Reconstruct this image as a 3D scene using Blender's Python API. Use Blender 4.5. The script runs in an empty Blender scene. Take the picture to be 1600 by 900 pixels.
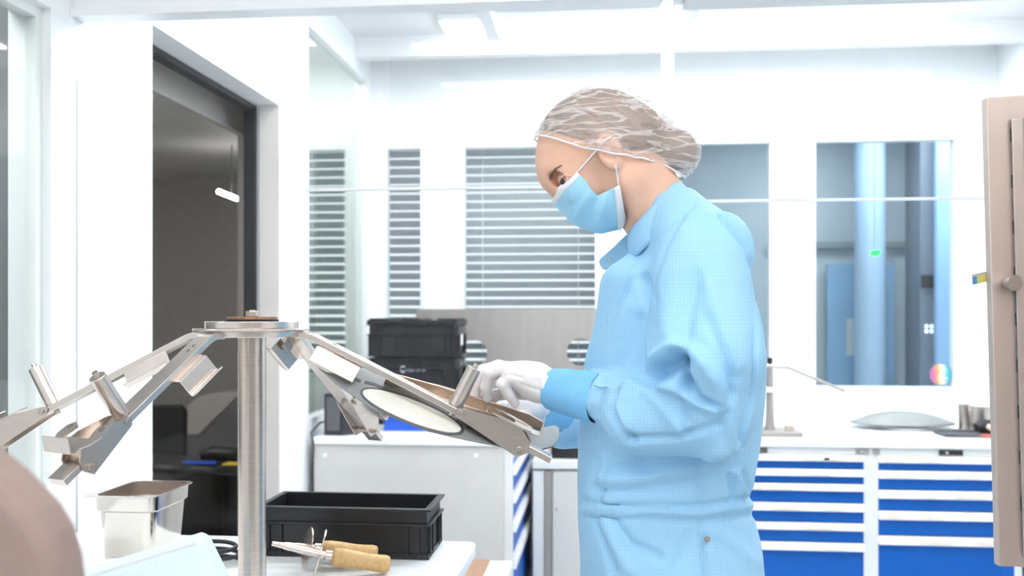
import bpy, bmesh, math, random
import numpy as np
from mathutils import Vector, Matrix
random.seed(7)
sc = bpy.context.scene
COL = sc.collection

# ---------------------------------------------------------------- camera, sky, light, exposure
CAMZ = 1.38
F = 1500.0                     # focal length in pixels of the 1600 px wide frame
TH = math.atan(0.098)          # the camera looks a little to the left of the room's long axis
CT, ST = math.cos(TH), math.sin(TH)
HX, HY = 800.0, 490.0          # principal point / horizon
cam_d = bpy.data.cameras.new('camera')
cam = bpy.data.objects.new('camera', cam_d); COL.objects.link(cam)
cam.location = (0, 0, CAMZ); cam.rotation_euler = (math.pi/2, 0, TH)
cam_d.sensor_width = 36.0; cam_d.lens = 36.0*F/1600; cam_d.shift_y = 0.025
cam_d.clip_start = 0.02
cam_d.dof.use_dof = True; cam_d.dof.focus_distance = 1.48; cam_d.dof.aperture_fstop = 5.0
sc.camera = cam

world = bpy.data.worlds.new('world'); sc.world = world; world.use_nodes = True
bg = world.node_tree.nodes['Background']
bg.inputs[0].default_value = (0.93, 0.97, 1.0, 1); bg.inputs[1].default_value = 0.85
LAMP_BACK = 14.0       # emission of the ceiling lamps over the rear room
LAMP_FRONT = 16.0      # emission of the lamp rows over the near room
sc.view_settings.view_transform = 'Standard'; sc.view_settings.look = 'None'
sc.view_settings.gamma = 1; sc.view_settings.use_curve_mapping = False
sc.view_settings.exposure = 0.55
try:
    sc.cycles.max_bounces = 10; sc.cycles.transparent_max_bounces = 16
    sc.cycles.use_denoising = True
    sc.cycles.sample_clamp_indirect = 6.0
except Exception: pass

# ---------------------------------------------------------------- helpers: places
def W(u, d, z):                # camera-aligned (right, forward, height) -> world
    return Vector((CT*u - ST*d, ST*u + CT*d, z))
def R(px, py, d):              # the place seen at a pixel at forward distance d
    return W((px-HX)/F*d, d, CAMZ-(py-HY)/F*d)
def ray(px, py):
    o = Vector((0, 0, CAMZ)); return o, R(px, py, 1.0)-o
def onY(px, py, Y):
    o, v = ray(px, py); return o+v*((Y-o.y)/v.y)
def onX(px, py, X):
    o, v = ray(px, py); return o+v*((X-o.x)/v.x)
def onZ(px, py, Z):
    o, v = ray(px, py); return o+v*((Z-o.z)/v.z)
def onP(px, py, p0, n):
    o, v = ray(px, py); return o+v*((p0-o).dot(n)/v.dot(n))
def XatY(px, Y): return onY(px, HY, Y).x
def ZatY(px, py, Y): return onY(px, py, Y).z

# ---------------------------------------------------------------- helpers: materials
def nodes_of(m): return m.node_tree.nodes, m.node_tree.links
def mat(name, col, rough=0.5, metal=0.0, noise=0.0, nscale=40.0, bump=0.0, stretch=None, spec=0.5, sss=0.0, coat=0.0):
    m = bpy.data.materials.new(name); m.use_nodes = True
    N, L = nodes_of(m); b = N['Principled BSDF']
    b.inputs['Base Color'].default_value = (*col, 1); b.inputs['Roughness'].default_value = rough
    b.inputs['Metallic'].default_value = metal; b.inputs['Specular IOR Level'].default_value = spec
    if sss:
        b.inputs['Subsurface Weight'].default_value = sss; b.inputs['Subsurface Scale'].default_value = 0.01
        b.inputs['Subsurface Radius'].default_value = (1, .35, .2)
    if coat: b.inputs['Coat Weight'].default_value = coat
    if noise or bump:
        tc = N.new('ShaderNodeTexCoord'); mp = N.new('ShaderNodeMapping'); nz = N.new('ShaderNodeTexNoise')
        L.new(tc.outputs['Object'], mp.inputs['Vector']); L.new(mp.outputs['Vector'], nz.inputs['Vector'])
        if stretch: mp.inputs['Scale'].default_value = stretch
        nz.inputs['Scale'].default_value = nscale; nz.inputs['Detail'].default_value = 4
        if noise:
            r = N.new('ShaderNodeValToRGB')
            r.color_ramp.elements[0].position = .3; r.color_ramp.elements[1].position = .7
            r.color_ramp.elements[0].color = (*[c*(1-noise) for c in col], 1)
            r.color_ramp.elements[1].color = (*[min(1, c*(1+noise)) for c in col], 1)
            L.new(nz.outputs['Fac'], r.inputs['Fac']); L.new(r.outputs['Color'], b.inputs['Base Color'])
        if bump:
            bp = N.new('ShaderNodeBump'); bp.inputs['Strength'].default_value = bump; bp.inputs['Distance'].default_value = .001
            L.new(nz.outputs['Fac'], bp.inputs['Height']); L.new(bp.outputs['Normal'], b.inputs['Normal'])
    return m
def emis(name, col, s):
    m = bpy.data.materials.new(name); m.use_nodes = True
    b = nodes_of(m)[0]['Principled BSDF']
    b.inputs['Base Color'].default_value = (*col, 1)
    b.inputs['Emission Color'].default_value = (*col, 1); b.inputs['Emission Strength'].default_value = s
    return m
def glass(name, tint=(1, 1, 1), refl=1.0, haze=0.0):
    m = bpy.data.materials.new(name); m.use_nodes = True
    N, L = nodes_of(m); N.remove(N['Principled BSDF'])
    out = N['Material Output']; t = N.new('ShaderNodeBsdfTransparent'); g = N.new('ShaderNodeBsdfGlossy')
    t.inputs[0].default_value = (*tint, 1); g.inputs['Roughness'].default_value = 0.01
    lw = N.new('ShaderNodeFresnel'); lw.inputs[0].default_value = 1.45
    ml = N.new('ShaderNodeMath'); ml.operation = 'MULTIPLY'; ml.inputs[1].default_value = refl
    mx = N.new('ShaderNodeMixShader')
    ge = N.new('ShaderNodeNewGeometry'); fr = N.new('ShaderNodeMath'); fr.operation = 'SUBTRACT'; fr.inputs[0].default_value = 1.0
    L.new(ge.outputs['Backfacing'], fr.inputs[1]); m0 = N.new('ShaderNodeMath'); m0.operation = 'MULTIPLY'   # only the outer faces mirror
    L.new(lw.outputs[0], m0.inputs[0]); L.new(fr.outputs[0], m0.inputs[1]); L.new(m0.outputs[0], ml.inputs[0]); L.new(ml.outputs[0], mx.inputs[0])
    L.new(t.outputs[0], mx.inputs[1]); L.new(g.outputs[0], mx.inputs[2])
    last = mx
    if haze:
        d = N.new('ShaderNodeBsdfDiffuse'); d.inputs[0].default_value = (.95, .97, 1, 1)
        m2 = N.new('ShaderNodeMixShader'); m2.inputs[0].default_value = haze
        L.new(mx.outputs[0], m2.inputs[1]); L.new(d.outputs[0], m2.inputs[2]); last = m2
    L.new(last.outputs[0], out.inputs[0])
    return m

M = {}
M['wall'] = mat('wall_white', (.90, .925, .94), .45, noise=.012, nscale=3)
M['wall_warm'] = mat('wall_warm_white', (.86, .86, .84), .5, noise=.015, nscale=4)
M['ceil'] = mat('ceiling_white', (.88, .89, .90), .6, noise=.02, nscale=2)
M['floor'] = mat('floor_grey', (.55, .57, .58), .35, noise=.05, nscale=30)
M['white'] = mat('white_lacquer', (.90, .92, .94), .3, noise=.01, nscale=10)
M['frame'] = mat('frame_offwhite', (.80, .84, .82), .4, noise=.02, nscale=9)
M['jamb'] = mat('jamb_greige', (.74, .70, .67), .4, noise=.02, nscale=9)
M['gasket'] = mat('black_gasket', (.015, .015, .018), .5, noise=.1)
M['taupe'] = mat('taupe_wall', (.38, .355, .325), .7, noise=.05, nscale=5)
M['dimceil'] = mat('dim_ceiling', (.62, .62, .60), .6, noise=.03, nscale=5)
M['black'] = mat('black_plastic', (.012, .012, .014), .42, noise=.15, nscale=60, bump=.1)
M['black_matte'] = mat('black_matte', (.02, .02, .022), .7, noise=.2, nscale=80)
M['darkgrey'] = mat('dark_grey_plastic', (.09, .09, .10), .5, noise=.1)
M['midgrey'] = mat('mid_grey_panel', (.34, .33, .32), .6, noise=.05)
M['steel'] = mat('brushed_steel', (.61, .525, .465), .27, .96, noise=.06, nscale=30, stretch=(1, 1, 12))
M['steel_lite'] = mat('satin_steel', (.69, .61, .555), .27, .95, noise=.05, nscale=50)
M['steel_pan'] = mat('polished_steel', (.70, .655, .60), .13, 1.0, noise=.03, nscale=12)
M['steel_dark'] = mat('dark_steel', (.50, .45, .41), .32, 1.0, noise=.08, nscale=40)
M['steel_sheet'] = mat('steel_sheet', (.40, .365, .34), .42, 0.6, noise=.05, nscale=22, stretch=(1, 1, .15))
M['steel_door'] = mat('steel_door', (.64, .535, .475), .42, 0.7, noise=.06, nscale=18, stretch=(1, 1, .1))
M['rust'] = mat('rusty_washer', (.36, .20, .12), .6, .6, noise=.4, nscale=120)
M['bronze'] = mat('bronze_rim', (.62, .43, .31), .38, .55, noise=.08, nscale=30)
M['dish'] = mat('grey_dish', (.29, .305, .295), .5, .2, noise=.06, nscale=30)
M['cream'] = mat('cream_substrate', (.90, .88, .80), .35, noise=.02, nscale=40)
M['slot'] = mat('slot_dark', (.10, .10, .10), .6, noise=.1)
M['blue'] = mat('drawer_blue', (.0, .105, .46), .45, spec=.2, noise=.03, nscale=12)
M['blue_box'] = mat('blue_plastic', (.01, .10, .62), .4, noise=.05)
M['cab'] = mat('cabinet_light_grey', (.74, .75, .75), .42, noise=.015, nscale=14)
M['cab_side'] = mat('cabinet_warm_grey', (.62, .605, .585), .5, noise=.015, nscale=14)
M['strip'] = mat('handle_white', (.88, .87, .88), .3, noise=.01)
M['paper'] = mat('paper_label', (.86, .78, .66), .7, noise=.04)
M['wood'] = mat('light_wood', (.62, .40, .17), .45, noise=.16, nscale=35, stretch=(6, 1, 6))
M['slat'] = mat('blind_slat', (.52, .54, .58), .5, noise=.04)
M['lead'] = mat('rear_room_wall', (.50, .57, .62), .6, noise=.03, nscale=4)
M['rearblue'] = mat('rear_blue_panel', (.27, .46, .66), .5, noise=.05, nscale=5)
M['rearpillar'] = mat('rear_pillar', (.40, .55, .72), .4, noise=.03, nscale=4)
M['reardark'] = mat('rear_dark', (.20, .24, .30), .5, noise=.08, nscale=5)
M['rearlight'] = mat('rear_light_blue', (.36, .60, .90), .5, noise=.02)
M['glass'] = glass('clear_glass', (.97, .99, .985))
M['glass_part'] = glass('partition_glass', (.985, .995, 1), .6)
M['glass_green'] = glass('greenish_glass', (.93, .965, .94), 1.3)
M['lamp'] = emis('lamp_tube', (1, .99, .97), LAMP_FRONT)
M['lampb'] = emis('lamp_panel', (.96, .98, 1), LAMP_BACK)
M['glowd'] = emis('streak_glow', (1, .97, .93), 22.0)
M['lamps'] = emis('side_fill', (1, .99, .97), 26.0)  # glow of the fill lamps added in both side rooms
M['fillo'] = emis('office_fill', (1, .95, .9), 34.0)
M['green_led'] = emis('green_led', (.01, .9, .08), 1.1)
M['wipe'] = mat('pale_blue_wipe', (.76, .88, .94), .8, noise=.03, nscale=160, bump=.3)
M['chair'] = mat('taupe_upholstery', (.34, .245, .215), .7, noise=.06, nscale=25)
M['yellow'] = mat('yellow_plastic', (.80, .60, .05), .5, noise=.05)
M['brown'] = mat('brown_cover', (.33, .19, .12), .6, noise=.1)
M['text'] = mat('white_print', (.80, .80, .82), .6, noise=.02)

# ---------------------------------------------------------------- helpers: meshes
ORG = {}
class MB:
    def __init__(s): s.v = []; s.f = []
    def add(s, vs, fs):
        k = len(s.v); s.v += [Vector(v) for v in vs]; s.f += [tuple(i+k for i in f) for f in fs]; return s
    def hexa(s, p):            # 8 points: bottom ring 0-3, top ring 4-7
        return s.add(p, [(3,2,1,0),(4,5,6,7),(0,1,5,4),(1,2,6,5),(2,3,7,6),(3,0,4,7)])
    def box(s, x0, y0, z0, x1, y1, z1):
        return s.hexa([(x0,y0,z0),(x1,y0,z0),(x1,y1,z0),(x0,y1,z0),(x0,y0,z1),(x1,y0,z1),(x1,y1,z1),(x0,y1,z1)])
    def obox(s, c, ax, ay, az, hx, hy, hz):
        c = Vector(c); P = []
        for k in (-1, 1):
            for i, j in ((-1,-1),(1,-1),(1,1),(-1,1)): P.append(c+ax*(i*hx)+ay*(j*hy)+az*(k*hz))
        return s.hexa(P)
    def prism(s, pts, vec):
        n = len(pts); pts = [Vector(p) for p in pts]; vec = Vector(vec)
        return s.add(pts+[p+vec for p in pts], [tuple(range(n))[::-1], tuple(range(n, 2*n))]+[(i,(i+1)%n,n+(i+1)%n,n+i) for i in range(n)])
    def tube(s, path, rad, seg=12, caps=True):
        path = [Vector(p) for p in path]; n = len(path)
        if not hasattr(rad, '__len__'): rad = [rad]*n
        rings = []; up = None
        for i in range(n):
            t = (path[min(i+1,n-1)]-path[max(i-1,0)]).normalized()
            if up is None: up = Vector((0,0,1)) if abs(t.z) < .9 else Vector((1,0,0))
            a = t.cross(up).normalized(); b = a.cross(t).normalized(); up = b
            rings.append([path[i]+(a*math.cos(2*math.pi*k/seg)+b*math.sin(2*math.pi*k/seg))*rad[i] for k in range(seg)])
        vs = [p for r in rings for p in r]; fs = []
        for i in range(n-1):
            for k in range(seg):
                k2 = (k+1) % seg
                fs.append((i*seg+k, i*seg+k2, (i+1)*seg+k2, (i+1)*seg+k))
        if caps: fs += [tuple(range(seg))[::-1], tuple(range((n-1)*seg, n*seg))]
        return s.add(vs, fs)
    def sheet(s, pts, axis, thick):   # folded sheet: polyline swept along axis, given thickness
        pts = [Vector(p) for p in pts]; axis = Vector(axis); n = len(pts); a = axis.normalized()
        off = []
        for i in range(n):
            t = (pts[min(i+1,n-1)]-pts[max(i-1,0)]).normalized(); off.append(pts[i]+a.cross(t).normalized()*thick)
        ring = pts+off[::-1]
        m = len(ring)
        vs = ring+[p+axis for p in ring]
        fs = [(i,(i+1)%m,m+(i+1)%m,m+i) for i in range(m)]
        for i in range(n-1):
            fs.append((i, 2*n-1-i, 2*n-2-i, i+1)); fs.append((m+i, m+i+1, m+2*n-2-i, m+2*n-1-i))
        return s.add(vs, fs)
    def grid(s, rows, closed=False):
        n, k = len(rows), len(rows[0])
        vs = [p for r in rows for p in r]; fs = []
        for i in range(n-1):
            for j in range(k if closed else k-1):
                j2 = (j+1) % k
                fs.append((i*k+j, i*k+j2, (i+1)*k+j2, (i+1)*k+j))
        return s.add(vs, fs)
def org_of(p): return ORG.get(p.name, Vector((0,0,0))) if p else None
def props(o, label=None, cat=None, group=None, kind=None):
    if label: o['label'] = label
    if cat: o['category'] = cat
    if group: o['group'] = group
    if kind: o['kind'] = kind
    return o
def link_mesh(name, me, m, parent, org):
    o = bpy.data.objects.new(name, me); COL.objects.link(o)
    if m: me.materials.append(m)
    ORG[o.name] = org
    if parent: o.parent = parent
    else: o.location = org
    return o
def fix_normals(me):
    b = bmesh.new(); b.from_mesh(me); bmesh.ops.recalc_face_normals(b, faces=b.faces); b.to_mesh(me); b.free()
def obj(name, mb, m, parent=None, bevel=0.0, smooth=False, seg=2, solid=0.0, subd=0, label=None):
    if parent: org = org_of(parent)
    else:
        lo = Vector([min(v[i] for v in mb.v) for i in range(3)]); hi = Vector([max(v[i] for v in mb.v) for i in range(3)])
        org = Vector(((lo.x+hi.x)/2, (lo.y+hi.y)/2, lo.z))
    me = bpy.data.meshes.new(name); me.from_pydata([v-org for v in mb.v], [], mb.f); me.update(); fix_normals(me)
    o = link_mesh(name, me, M[m] if isinstance(m, str) else m, parent, org)
    if smooth:
        me.shade_smooth()
        if smooth == 'auto':
            me.set_sharp_from_angle(angle=math.radians(35))
    if solid:
        k = o.modifiers.new('solid', 'SOLIDIFY'); k.thickness = solid; k.offset = 0
    if subd:
        k = o.modifiers.new('subd', 'SUBSURF'); k.levels = subd; k.render_levels = subd
    if bevel:
        k = o.modifiers.new('bevel', 'BEVEL'); k.width = bevel; k.segments = seg; k.limit_method = 'ANGLE'; k.angle_limit = math.radians(40)
    if label: o['label'] = label
    return o
def thing(name, label, cat, loc, group=None):
    o = bpy.data.objects.new(name, None); COL.objects.link(o); o.location = loc; o.empty_display_size = .05
    ORG[o.name] = Vector(loc)
    return props(o, label, cat, group)
def struct(name, mb, m, parent=None, bevel=0.0, **k):
    o = obj(name, mb, m, parent, bevel, **k)
    if not parent: o['kind'] = 'structure'
    return o
def B(*a): return MB().box(*a)
def copy_tree(o, delta, parent=None):
    c = o.copy(); COL.objects.link(c)
    if parent: c.parent = parent
    else: c.location = o.location+Vector(delta)
    ORG[c.name] = ORG.get(o.name, Vector((0,0,0)))
    for ch in list(o.children): copy_tree(ch, delta, c)
    return c
def wall_holes(name, m, axis, p0, p1, a0, a1, z0, z1, holes):
    # a slab of thickness p0..p1 along `axis`, running a0..a1, with rectangular openings (a0,a1,z0,z1)
    A = sorted({a0, a1, *[h[0] for h in holes], *[h[1] for h in holes]})
    Z = sorted({z0, z1, *[h[2] for h in holes], *[h[3] for h in holes]})
    A = [a for a in A if a0 <= a <= a1]; Z = [z for z in Z if z0 <= z <= z1]
    full = lambda i, j: not any(h[0] < (A[i]+A[i+1])/2 < h[1] and h[2] < (Z[j]+Z[j+1])/2 < h[3] for h in holes)
    mb = MB(); idx = {}
    def V(i, j, k):
        if (i,j,k) not in idx:
            p = (p0, p1)[k]; idx[(i,j,k)] = len(mb.v)
            mb.v.append(Vector((A[i], p, Z[j])) if axis == 'y' else Vector((p, A[i], Z[j])))
        return idx[(i,j,k)]
    nA, nZ = len(A)-1, len(Z)-1
    ok = lambda i, j: 0 <= i < nA and 0 <= j < nZ and full(i, j)
    for i in range(nA):
        for j in range(nZ):
            if not ok(i, j): continue
            for k in (0, 1): mb.f.append((V(i,j,k), V(i+1,j,k), V(i+1,j+1,k), V(i,j+1,k)))
            if not ok(i-1, j): mb.f.append((V(i,j,0), V(i,j+1,0), V(i,j+1,1), V(i,j,1)))
            if not ok(i+1, j): mb.f.append((V(i+1,j,0), V(i+1,j+1,0), V(i+1,j+1,1), V(i+1,j,1)))
            if not ok(i, j-1): mb.f.append((V(i,j,0), V(i+1,j,0), V(i+1,j,1), V(i,j,1)))
            if not ok(i, j+1): mb.f.append((V(i,j+1,0), V(i+1,j+1,0), V(i+1,j+1,1), V(i,j+1,1)))
    return struct(name, mb, m)

# ---------------------------------------------------------------- the room shell
XL, XR = -1.2115, 1.90         # left and right wall faces
YP, YB = 2.10, 4.90            # glass partition and rear wall
ZC = 2.72
TW = .10
struct('floor', B(-5, -3.2, -.06, 5, 8.2, 0), 'floor')
struct('ceiling', B(-4.6, -3.2, ZC, 4.2, YB+.1, ZC+.06), 'ceil')
DOOR = (2.469, 3.48, -.01, 2.156)
wall_holes('wall_left', M['wall'], 'x', XL-TW, XL, -3.2, 3.79, 0, ZC, [(1.2, 1.997, 1.0, 2.05), (DOOR[0], DOOR[1], -1, DOOR[3])])
struct('wall_front', B(-4.6, -3.3, 0, 4.2, -3.2, ZC), mat('front_wall', (.42, .43, .45), .6, noise=.03, nscale=3))
struct('wall_right', B(XR, -.8, 0, XR+.1, YB, ZC), 'wall')
ws = []
for a, b in ((-900, 0), (604, 657), (725, 930), (1062, 1203), (1273, 1491)):
    ws.append([XatY(a-5, YB) if a > -900 else -1.72, XatY(b+6, YB) if b else XL-.12, ZatY(800, 606, YB), 2.255])
ws[0][2] = 1.05
wall_holes('wall_back', M['wall'], 'y', YB, YB+.1, -1.76, 4.2, 0, ZC, [tuple(w) for w in ws])
for i, (a, b, c, d) in enumerate(ws):
    fr = MB(); t = .020
    for q in ((a, c, a+t, d), (b-t, c, b, d), (a+t, c, b-t, c+t), (a+t, d-t, b-t, d)):
        fr.box(q[0], YB-.004, q[1], q[2], YB+.06, q[3])
    w = struct('window_%d' % (i+1), fr, 'frame')
    struct('window_pane', B(a+t, YB+.03, c+t, b-t, YB+.036, d-t), 'glass', w)
# side glazing beyond the doorway, and the corner post
fr = MB()
for q in ((3.79, .86, 3.83, 2.62), (4.80, .86, 4.86, 2.62), (3.83, .86, 4.80, .95), (3.83, 2.56, 4.80, 2.62)):
    fr.box(XL-.06, q[0], q[1], XL, q[2], q[3])
w = struct('window_6', fr, 'white')
struct('window_pane', B(XL-.035, 3.83, .95, XL-.028, 4.80, 2.56), 'glass_green', w)
struct('trim_1', B(XL-.08, 4.86, 0, XatY(603, 4.85), YB, ZC), 'white')
struct('wall_side_sill', MB().box(XL-TW, 3.79, 0, XL, 4.86, .86).box(XL-TW, 3.79, 2.62, XL, 4.86, ZC), 'wall')
# doorway lining and black gasket, then the dim passage and the dark office behind it
jm = MB().box(XL-.03, DOOR[1]-.006, 0, XL-.001, DOOR[1], DOOR[3]-.006).box(XL-.03, DOOR[0], DOOR[3]-.006, XL-.001, DOOR[1], DOOR[3])
dr = struct('door_1', MB().box(XL-TW-.03, DOOR[1]-.025, 0, XL-TW+.012, DOOR[1]-.0005, DOOR[3]).box(XL-TW-.03, DOOR[0], DOOR[3]-.02, XL-TW+.012, DOOR[1]-.025, DOOR[3]-.0005), 'gasket')
obj('door_lining', MB().box(XL-.075, DOOR[1]-.012, 0, XL+.002, DOOR[1]-.0005, DOOR[3]), 'jamb', dr)
XD = -1.42
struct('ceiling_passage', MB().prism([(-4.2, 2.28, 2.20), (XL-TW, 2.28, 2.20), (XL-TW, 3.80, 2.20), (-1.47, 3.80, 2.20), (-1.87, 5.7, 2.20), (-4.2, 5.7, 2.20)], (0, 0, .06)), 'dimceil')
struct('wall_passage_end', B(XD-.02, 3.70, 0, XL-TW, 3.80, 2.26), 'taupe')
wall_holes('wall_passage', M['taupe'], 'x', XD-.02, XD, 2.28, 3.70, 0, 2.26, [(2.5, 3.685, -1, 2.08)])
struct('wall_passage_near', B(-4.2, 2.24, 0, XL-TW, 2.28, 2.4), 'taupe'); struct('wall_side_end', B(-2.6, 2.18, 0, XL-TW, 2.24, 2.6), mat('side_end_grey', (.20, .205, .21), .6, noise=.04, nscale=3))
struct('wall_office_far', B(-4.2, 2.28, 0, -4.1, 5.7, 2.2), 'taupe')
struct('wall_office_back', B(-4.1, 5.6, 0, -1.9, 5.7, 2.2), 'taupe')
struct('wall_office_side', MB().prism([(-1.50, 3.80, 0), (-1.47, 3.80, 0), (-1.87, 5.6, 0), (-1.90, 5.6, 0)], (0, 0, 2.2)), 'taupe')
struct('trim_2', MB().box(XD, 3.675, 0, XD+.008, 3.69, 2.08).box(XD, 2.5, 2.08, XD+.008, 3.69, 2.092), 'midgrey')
# the side room seen in the near left window
struct('wall_side_room', B(-2.6, -.6, 0, -2.5, 2.2, 2.6), mat('side_room_grey', (.42, .44, .46), .6, noise=.05, nscale=3))
fr = MB()
for q in ((1.2, 1.0, 1.225, 2.05), (1.972, 1.0, 1.997, 2.05), (1.225, 1.0, 1.972, 1.025), (1.225, 2.025, 1.972, 2.05)):
    fr.box(XL-.045, q[0], q[1], XL-.02, q[2], q[3])
w = struct('window_7', fr, 'frame')
struct('window_pane', B(XL-.036, 1.225, 1.025, XL-.030, 1.972, 2.025), 'glass', w)
# glass partition across the room: header rail, post, two panes with a thin white joint
XPOST0, XPOST1 = XatY(1033, YP), XatY(1053, YP)
zr0, zr1 = ZatY(120, 31, YP), ZatY(120, 20, YP)
tr = struct('trim_3', B(XL, YP-.03, zr0, XPOST1+.02, YP+.03, zr1), 'white', bevel=.002)
struct('trim_4', B(XPOST1+.02, YP-.06, zr0-.012, XR, YP+.03, zr0+.028), 'cab', bevel=.003)
struct('trim_5', B(XPOST0, YP-.02, 0, XPOST1, YP+.02, zr0-.0005), 'white', bevel=.003)
struct('window_8', B(XL, YP-.004, .02, XPOST0, YP+.004, zr0), 'glass_part')
struct('window_9', B(XPOST1, YP-.004, .02, XR, YP+.004, zr0-.012), 'glass_part')
struct('wall_partition_header', B(XL, YP-.01, zr1, XR, YP+.01, ZC), mat('header_panel', (.92, .95, .97), .4, noise=.01, nscale=4))
def seam(name, xa, xb, y0):
    za = ZatY(700, y0, YP)
    struct(name, B(xa, YP-.007, za-.003, xb, YP+.007, za+.003), 'white')
seam('trim_6', XatY(478, YP), XPOST0, 294); seam('trim_7', XPOST1, XR, 319)
# ceiling trims of the rear room
struct('trim_8', B(XL, 4.55, ZC-.10, XR, 4.62, ZC), 'ceil'); struct('trim_9', B(-.55, YP+.1, ZC-.06, -.49, 4.55, ZC), 'ceil')
# room behind the right-hand rear windows
XRR = XatY(985, YB)
struct('wall_rear_room', B(XRR, 6.5, 0, 4.0, 6.6, 2.6), 'lead')
struct('wall_rear_left', B(XRR-.06, YB+.1, 0, XRR, 6.6, 2.6), 'lead')
struct('wall_rear_right', B(3.9, YB+.1, 0, 4.0, 6.5, 2.6), 'rearlight')
struct('trim_11', B(-4.0, 5.585, 0, -1.93, 5.599, ZatY(300, 237, 5.59)), 'midgrey')
struct('ceiling_rear', B(XRR-.06, YB+.1, 2.6, 4.0, 6.6, 2.66), 'lead')

# ---------------------------------------------------------------- lamps
def lamp_row(Y, x0, x1, label, group, glow='lamp', w=.03, z=ZC):
    t = thing('ceiling_light', label, 'ceiling light', ((x0+x1)/2, Y, z-.06), group)
    obj('housing', B(x0, Y-w-.01, z-.035, x1, Y+w+.01, z-.001), 'white', t, bevel=.004)
    obj('diffuser', B(x0+.02, Y-w, z-.05, x1-.02, Y+w, z-.035), glow, t)
    return t
for i, Y in enumerate((-.4, -1.2, -2.0, -2.9)):
    lamp_row(Y, -.95, 1.75, 'white linear ceiling lamp seen only as a streak mirrored in the glass partition', 'linear lamps over the near room')
lamp_row(.75, -1.0, 1.75, 'white linear ceiling lamp straight above the steel arm stand', None)
lamp_row(4.33, XatY(690, 4.33), XatY(1028, 4.33), 'bright ceiling lamp above the rear windows, left of the partition post', None, 'lampb', .09)
lamp_row(4.33, XatY(1090, 4.33), XatY(1480, 4.33), 'bright ceiling lamp above the rear windows, right of the partition post', None, 'lampb', .09)
lamp_row(3.3, -.9, 1.6, 'bright ceiling lamp across the middle of the rear room', None, 'lampb', .09)
lamp_row(2.6, -.9, 1.6, 'bright ceiling lamp just behind the glass partition', None, 'lampb', .09)
lamp_row(4.4, -1.58, XL-.14, 'small fill lamp added to brighten the side room behind the left glazing', None, 'lamps', .10)  # unseen fill, added because the side room came out dark
lamp_row(1.2, -2.2, -1.5, 'fill lamp added to brighten the grey room behind the near left window', None, 'lamps', .12)  # added fill so the near window's room reads brighter
lamp_row(3.0, -3.4, -2.3, 'hidden fill lamp added to brighten the dark office behind the doorway', None, 'fillo', .06, 2.20)  # added out of view to lift the office tone
# added glowing tube imitating a lamp's slanted reflection in the door glass
a = R(341, 299, 4.6); b = R(382, 315, 4.75)
t = thing('streak_tube', 'small glowing tube standing in for a mirrored lamp streak in the dark doorway', 'lamp', (a+b)/2)
obj('tube', MB().tube([a, b], .011), 'glowd', t)
obj('hanger', MB().tube([(a+b)/2+Vector((0,0,.012)), Vector((((a+b)/2).x, ((a+b)/2).y, 2.2))], .003, 8), 'darkgrey', t)
t = thing('ceiling_light', 'pale fill lamp added to light the room behind the rear windows', 'ceiling light', (1.9, 5.7, 2.55))  # unseen lamp added to give the rear room moderate light
obj('housing', B(1.0, 5.55, 2.565, 2.8, 5.85, 2.599), 'white', t)
obj('diffuser', B(1.02, 5.57, 2.555, 2.78, 5.83, 2.565), emis('rear_fill', (.85, .94, 1), 12), t)

# ---------------------------------------------------------------- venetian blinds outside the left rear windows
def blind(x0, x1, z0, z1, label):
    Y = YB+.20
    t = thing('venetian_blind', label, 'blind', ((x0+x1)/2, Y, z0), 'venetian blinds behind the rear windows')
    obj('headrail', B(x0, Y-.03, z1, x1, Y+.03, z1+.04), 'slat', t)
    mb = MB(); n = int((z1-z0)/.047); tl = math.radians(52); w = .0212
    for k in range(n):
        z = z0+.02+k*.047; j = random.uniform(-.05, .05)
        c, s_ = math.cos(tl+j)*w, math.sin(tl+j)*w
        mb.hexa([(x0, Y-c, z+s_), (x1, Y-c, z+s_), (x1, Y+c, z-s_), (x0, Y+c, z-s_), (x0, Y-c, z+s_+.0012), (x1, Y-c, z+s_+.0012), (x1, Y+c, z-s_+.0012), (x0, Y+c, z-s_+.0012)])
    obj('slats', mb, 'slat', t)
    for f in (.2, .8):
        x = x0+(x1-x0)*f; obj('cord', MB().tube([(x, Y-.02, z1), (x, Y-.02, z0)], .0025, 6), 'frame', t)
    for f in (.02, .9):
        x = x0+(x1-x0)*f; obj('bracket', B(x, YB+.1005, z1+.005, x+.03, Y-.03, z1+.035), 'slat', t)
    obj('bottom_rail', B(x0, Y-.025, z0-.02, x1, Y+.025, z0), 'slat', t)
for (i, lab) in ((0, 'grey venetian blind seen through the side glazing left of the corner post'),
                 (1, 'narrow grey venetian blind right of the white corner post'),
                 (2, 'wide grey venetian blind behind the bent head of the worker')):
    a, b, c, d = ws[i]
    blind(a-.08 if i else -1.75, b+.06, c-.05 if i else .9, d+.02, lab)

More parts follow.
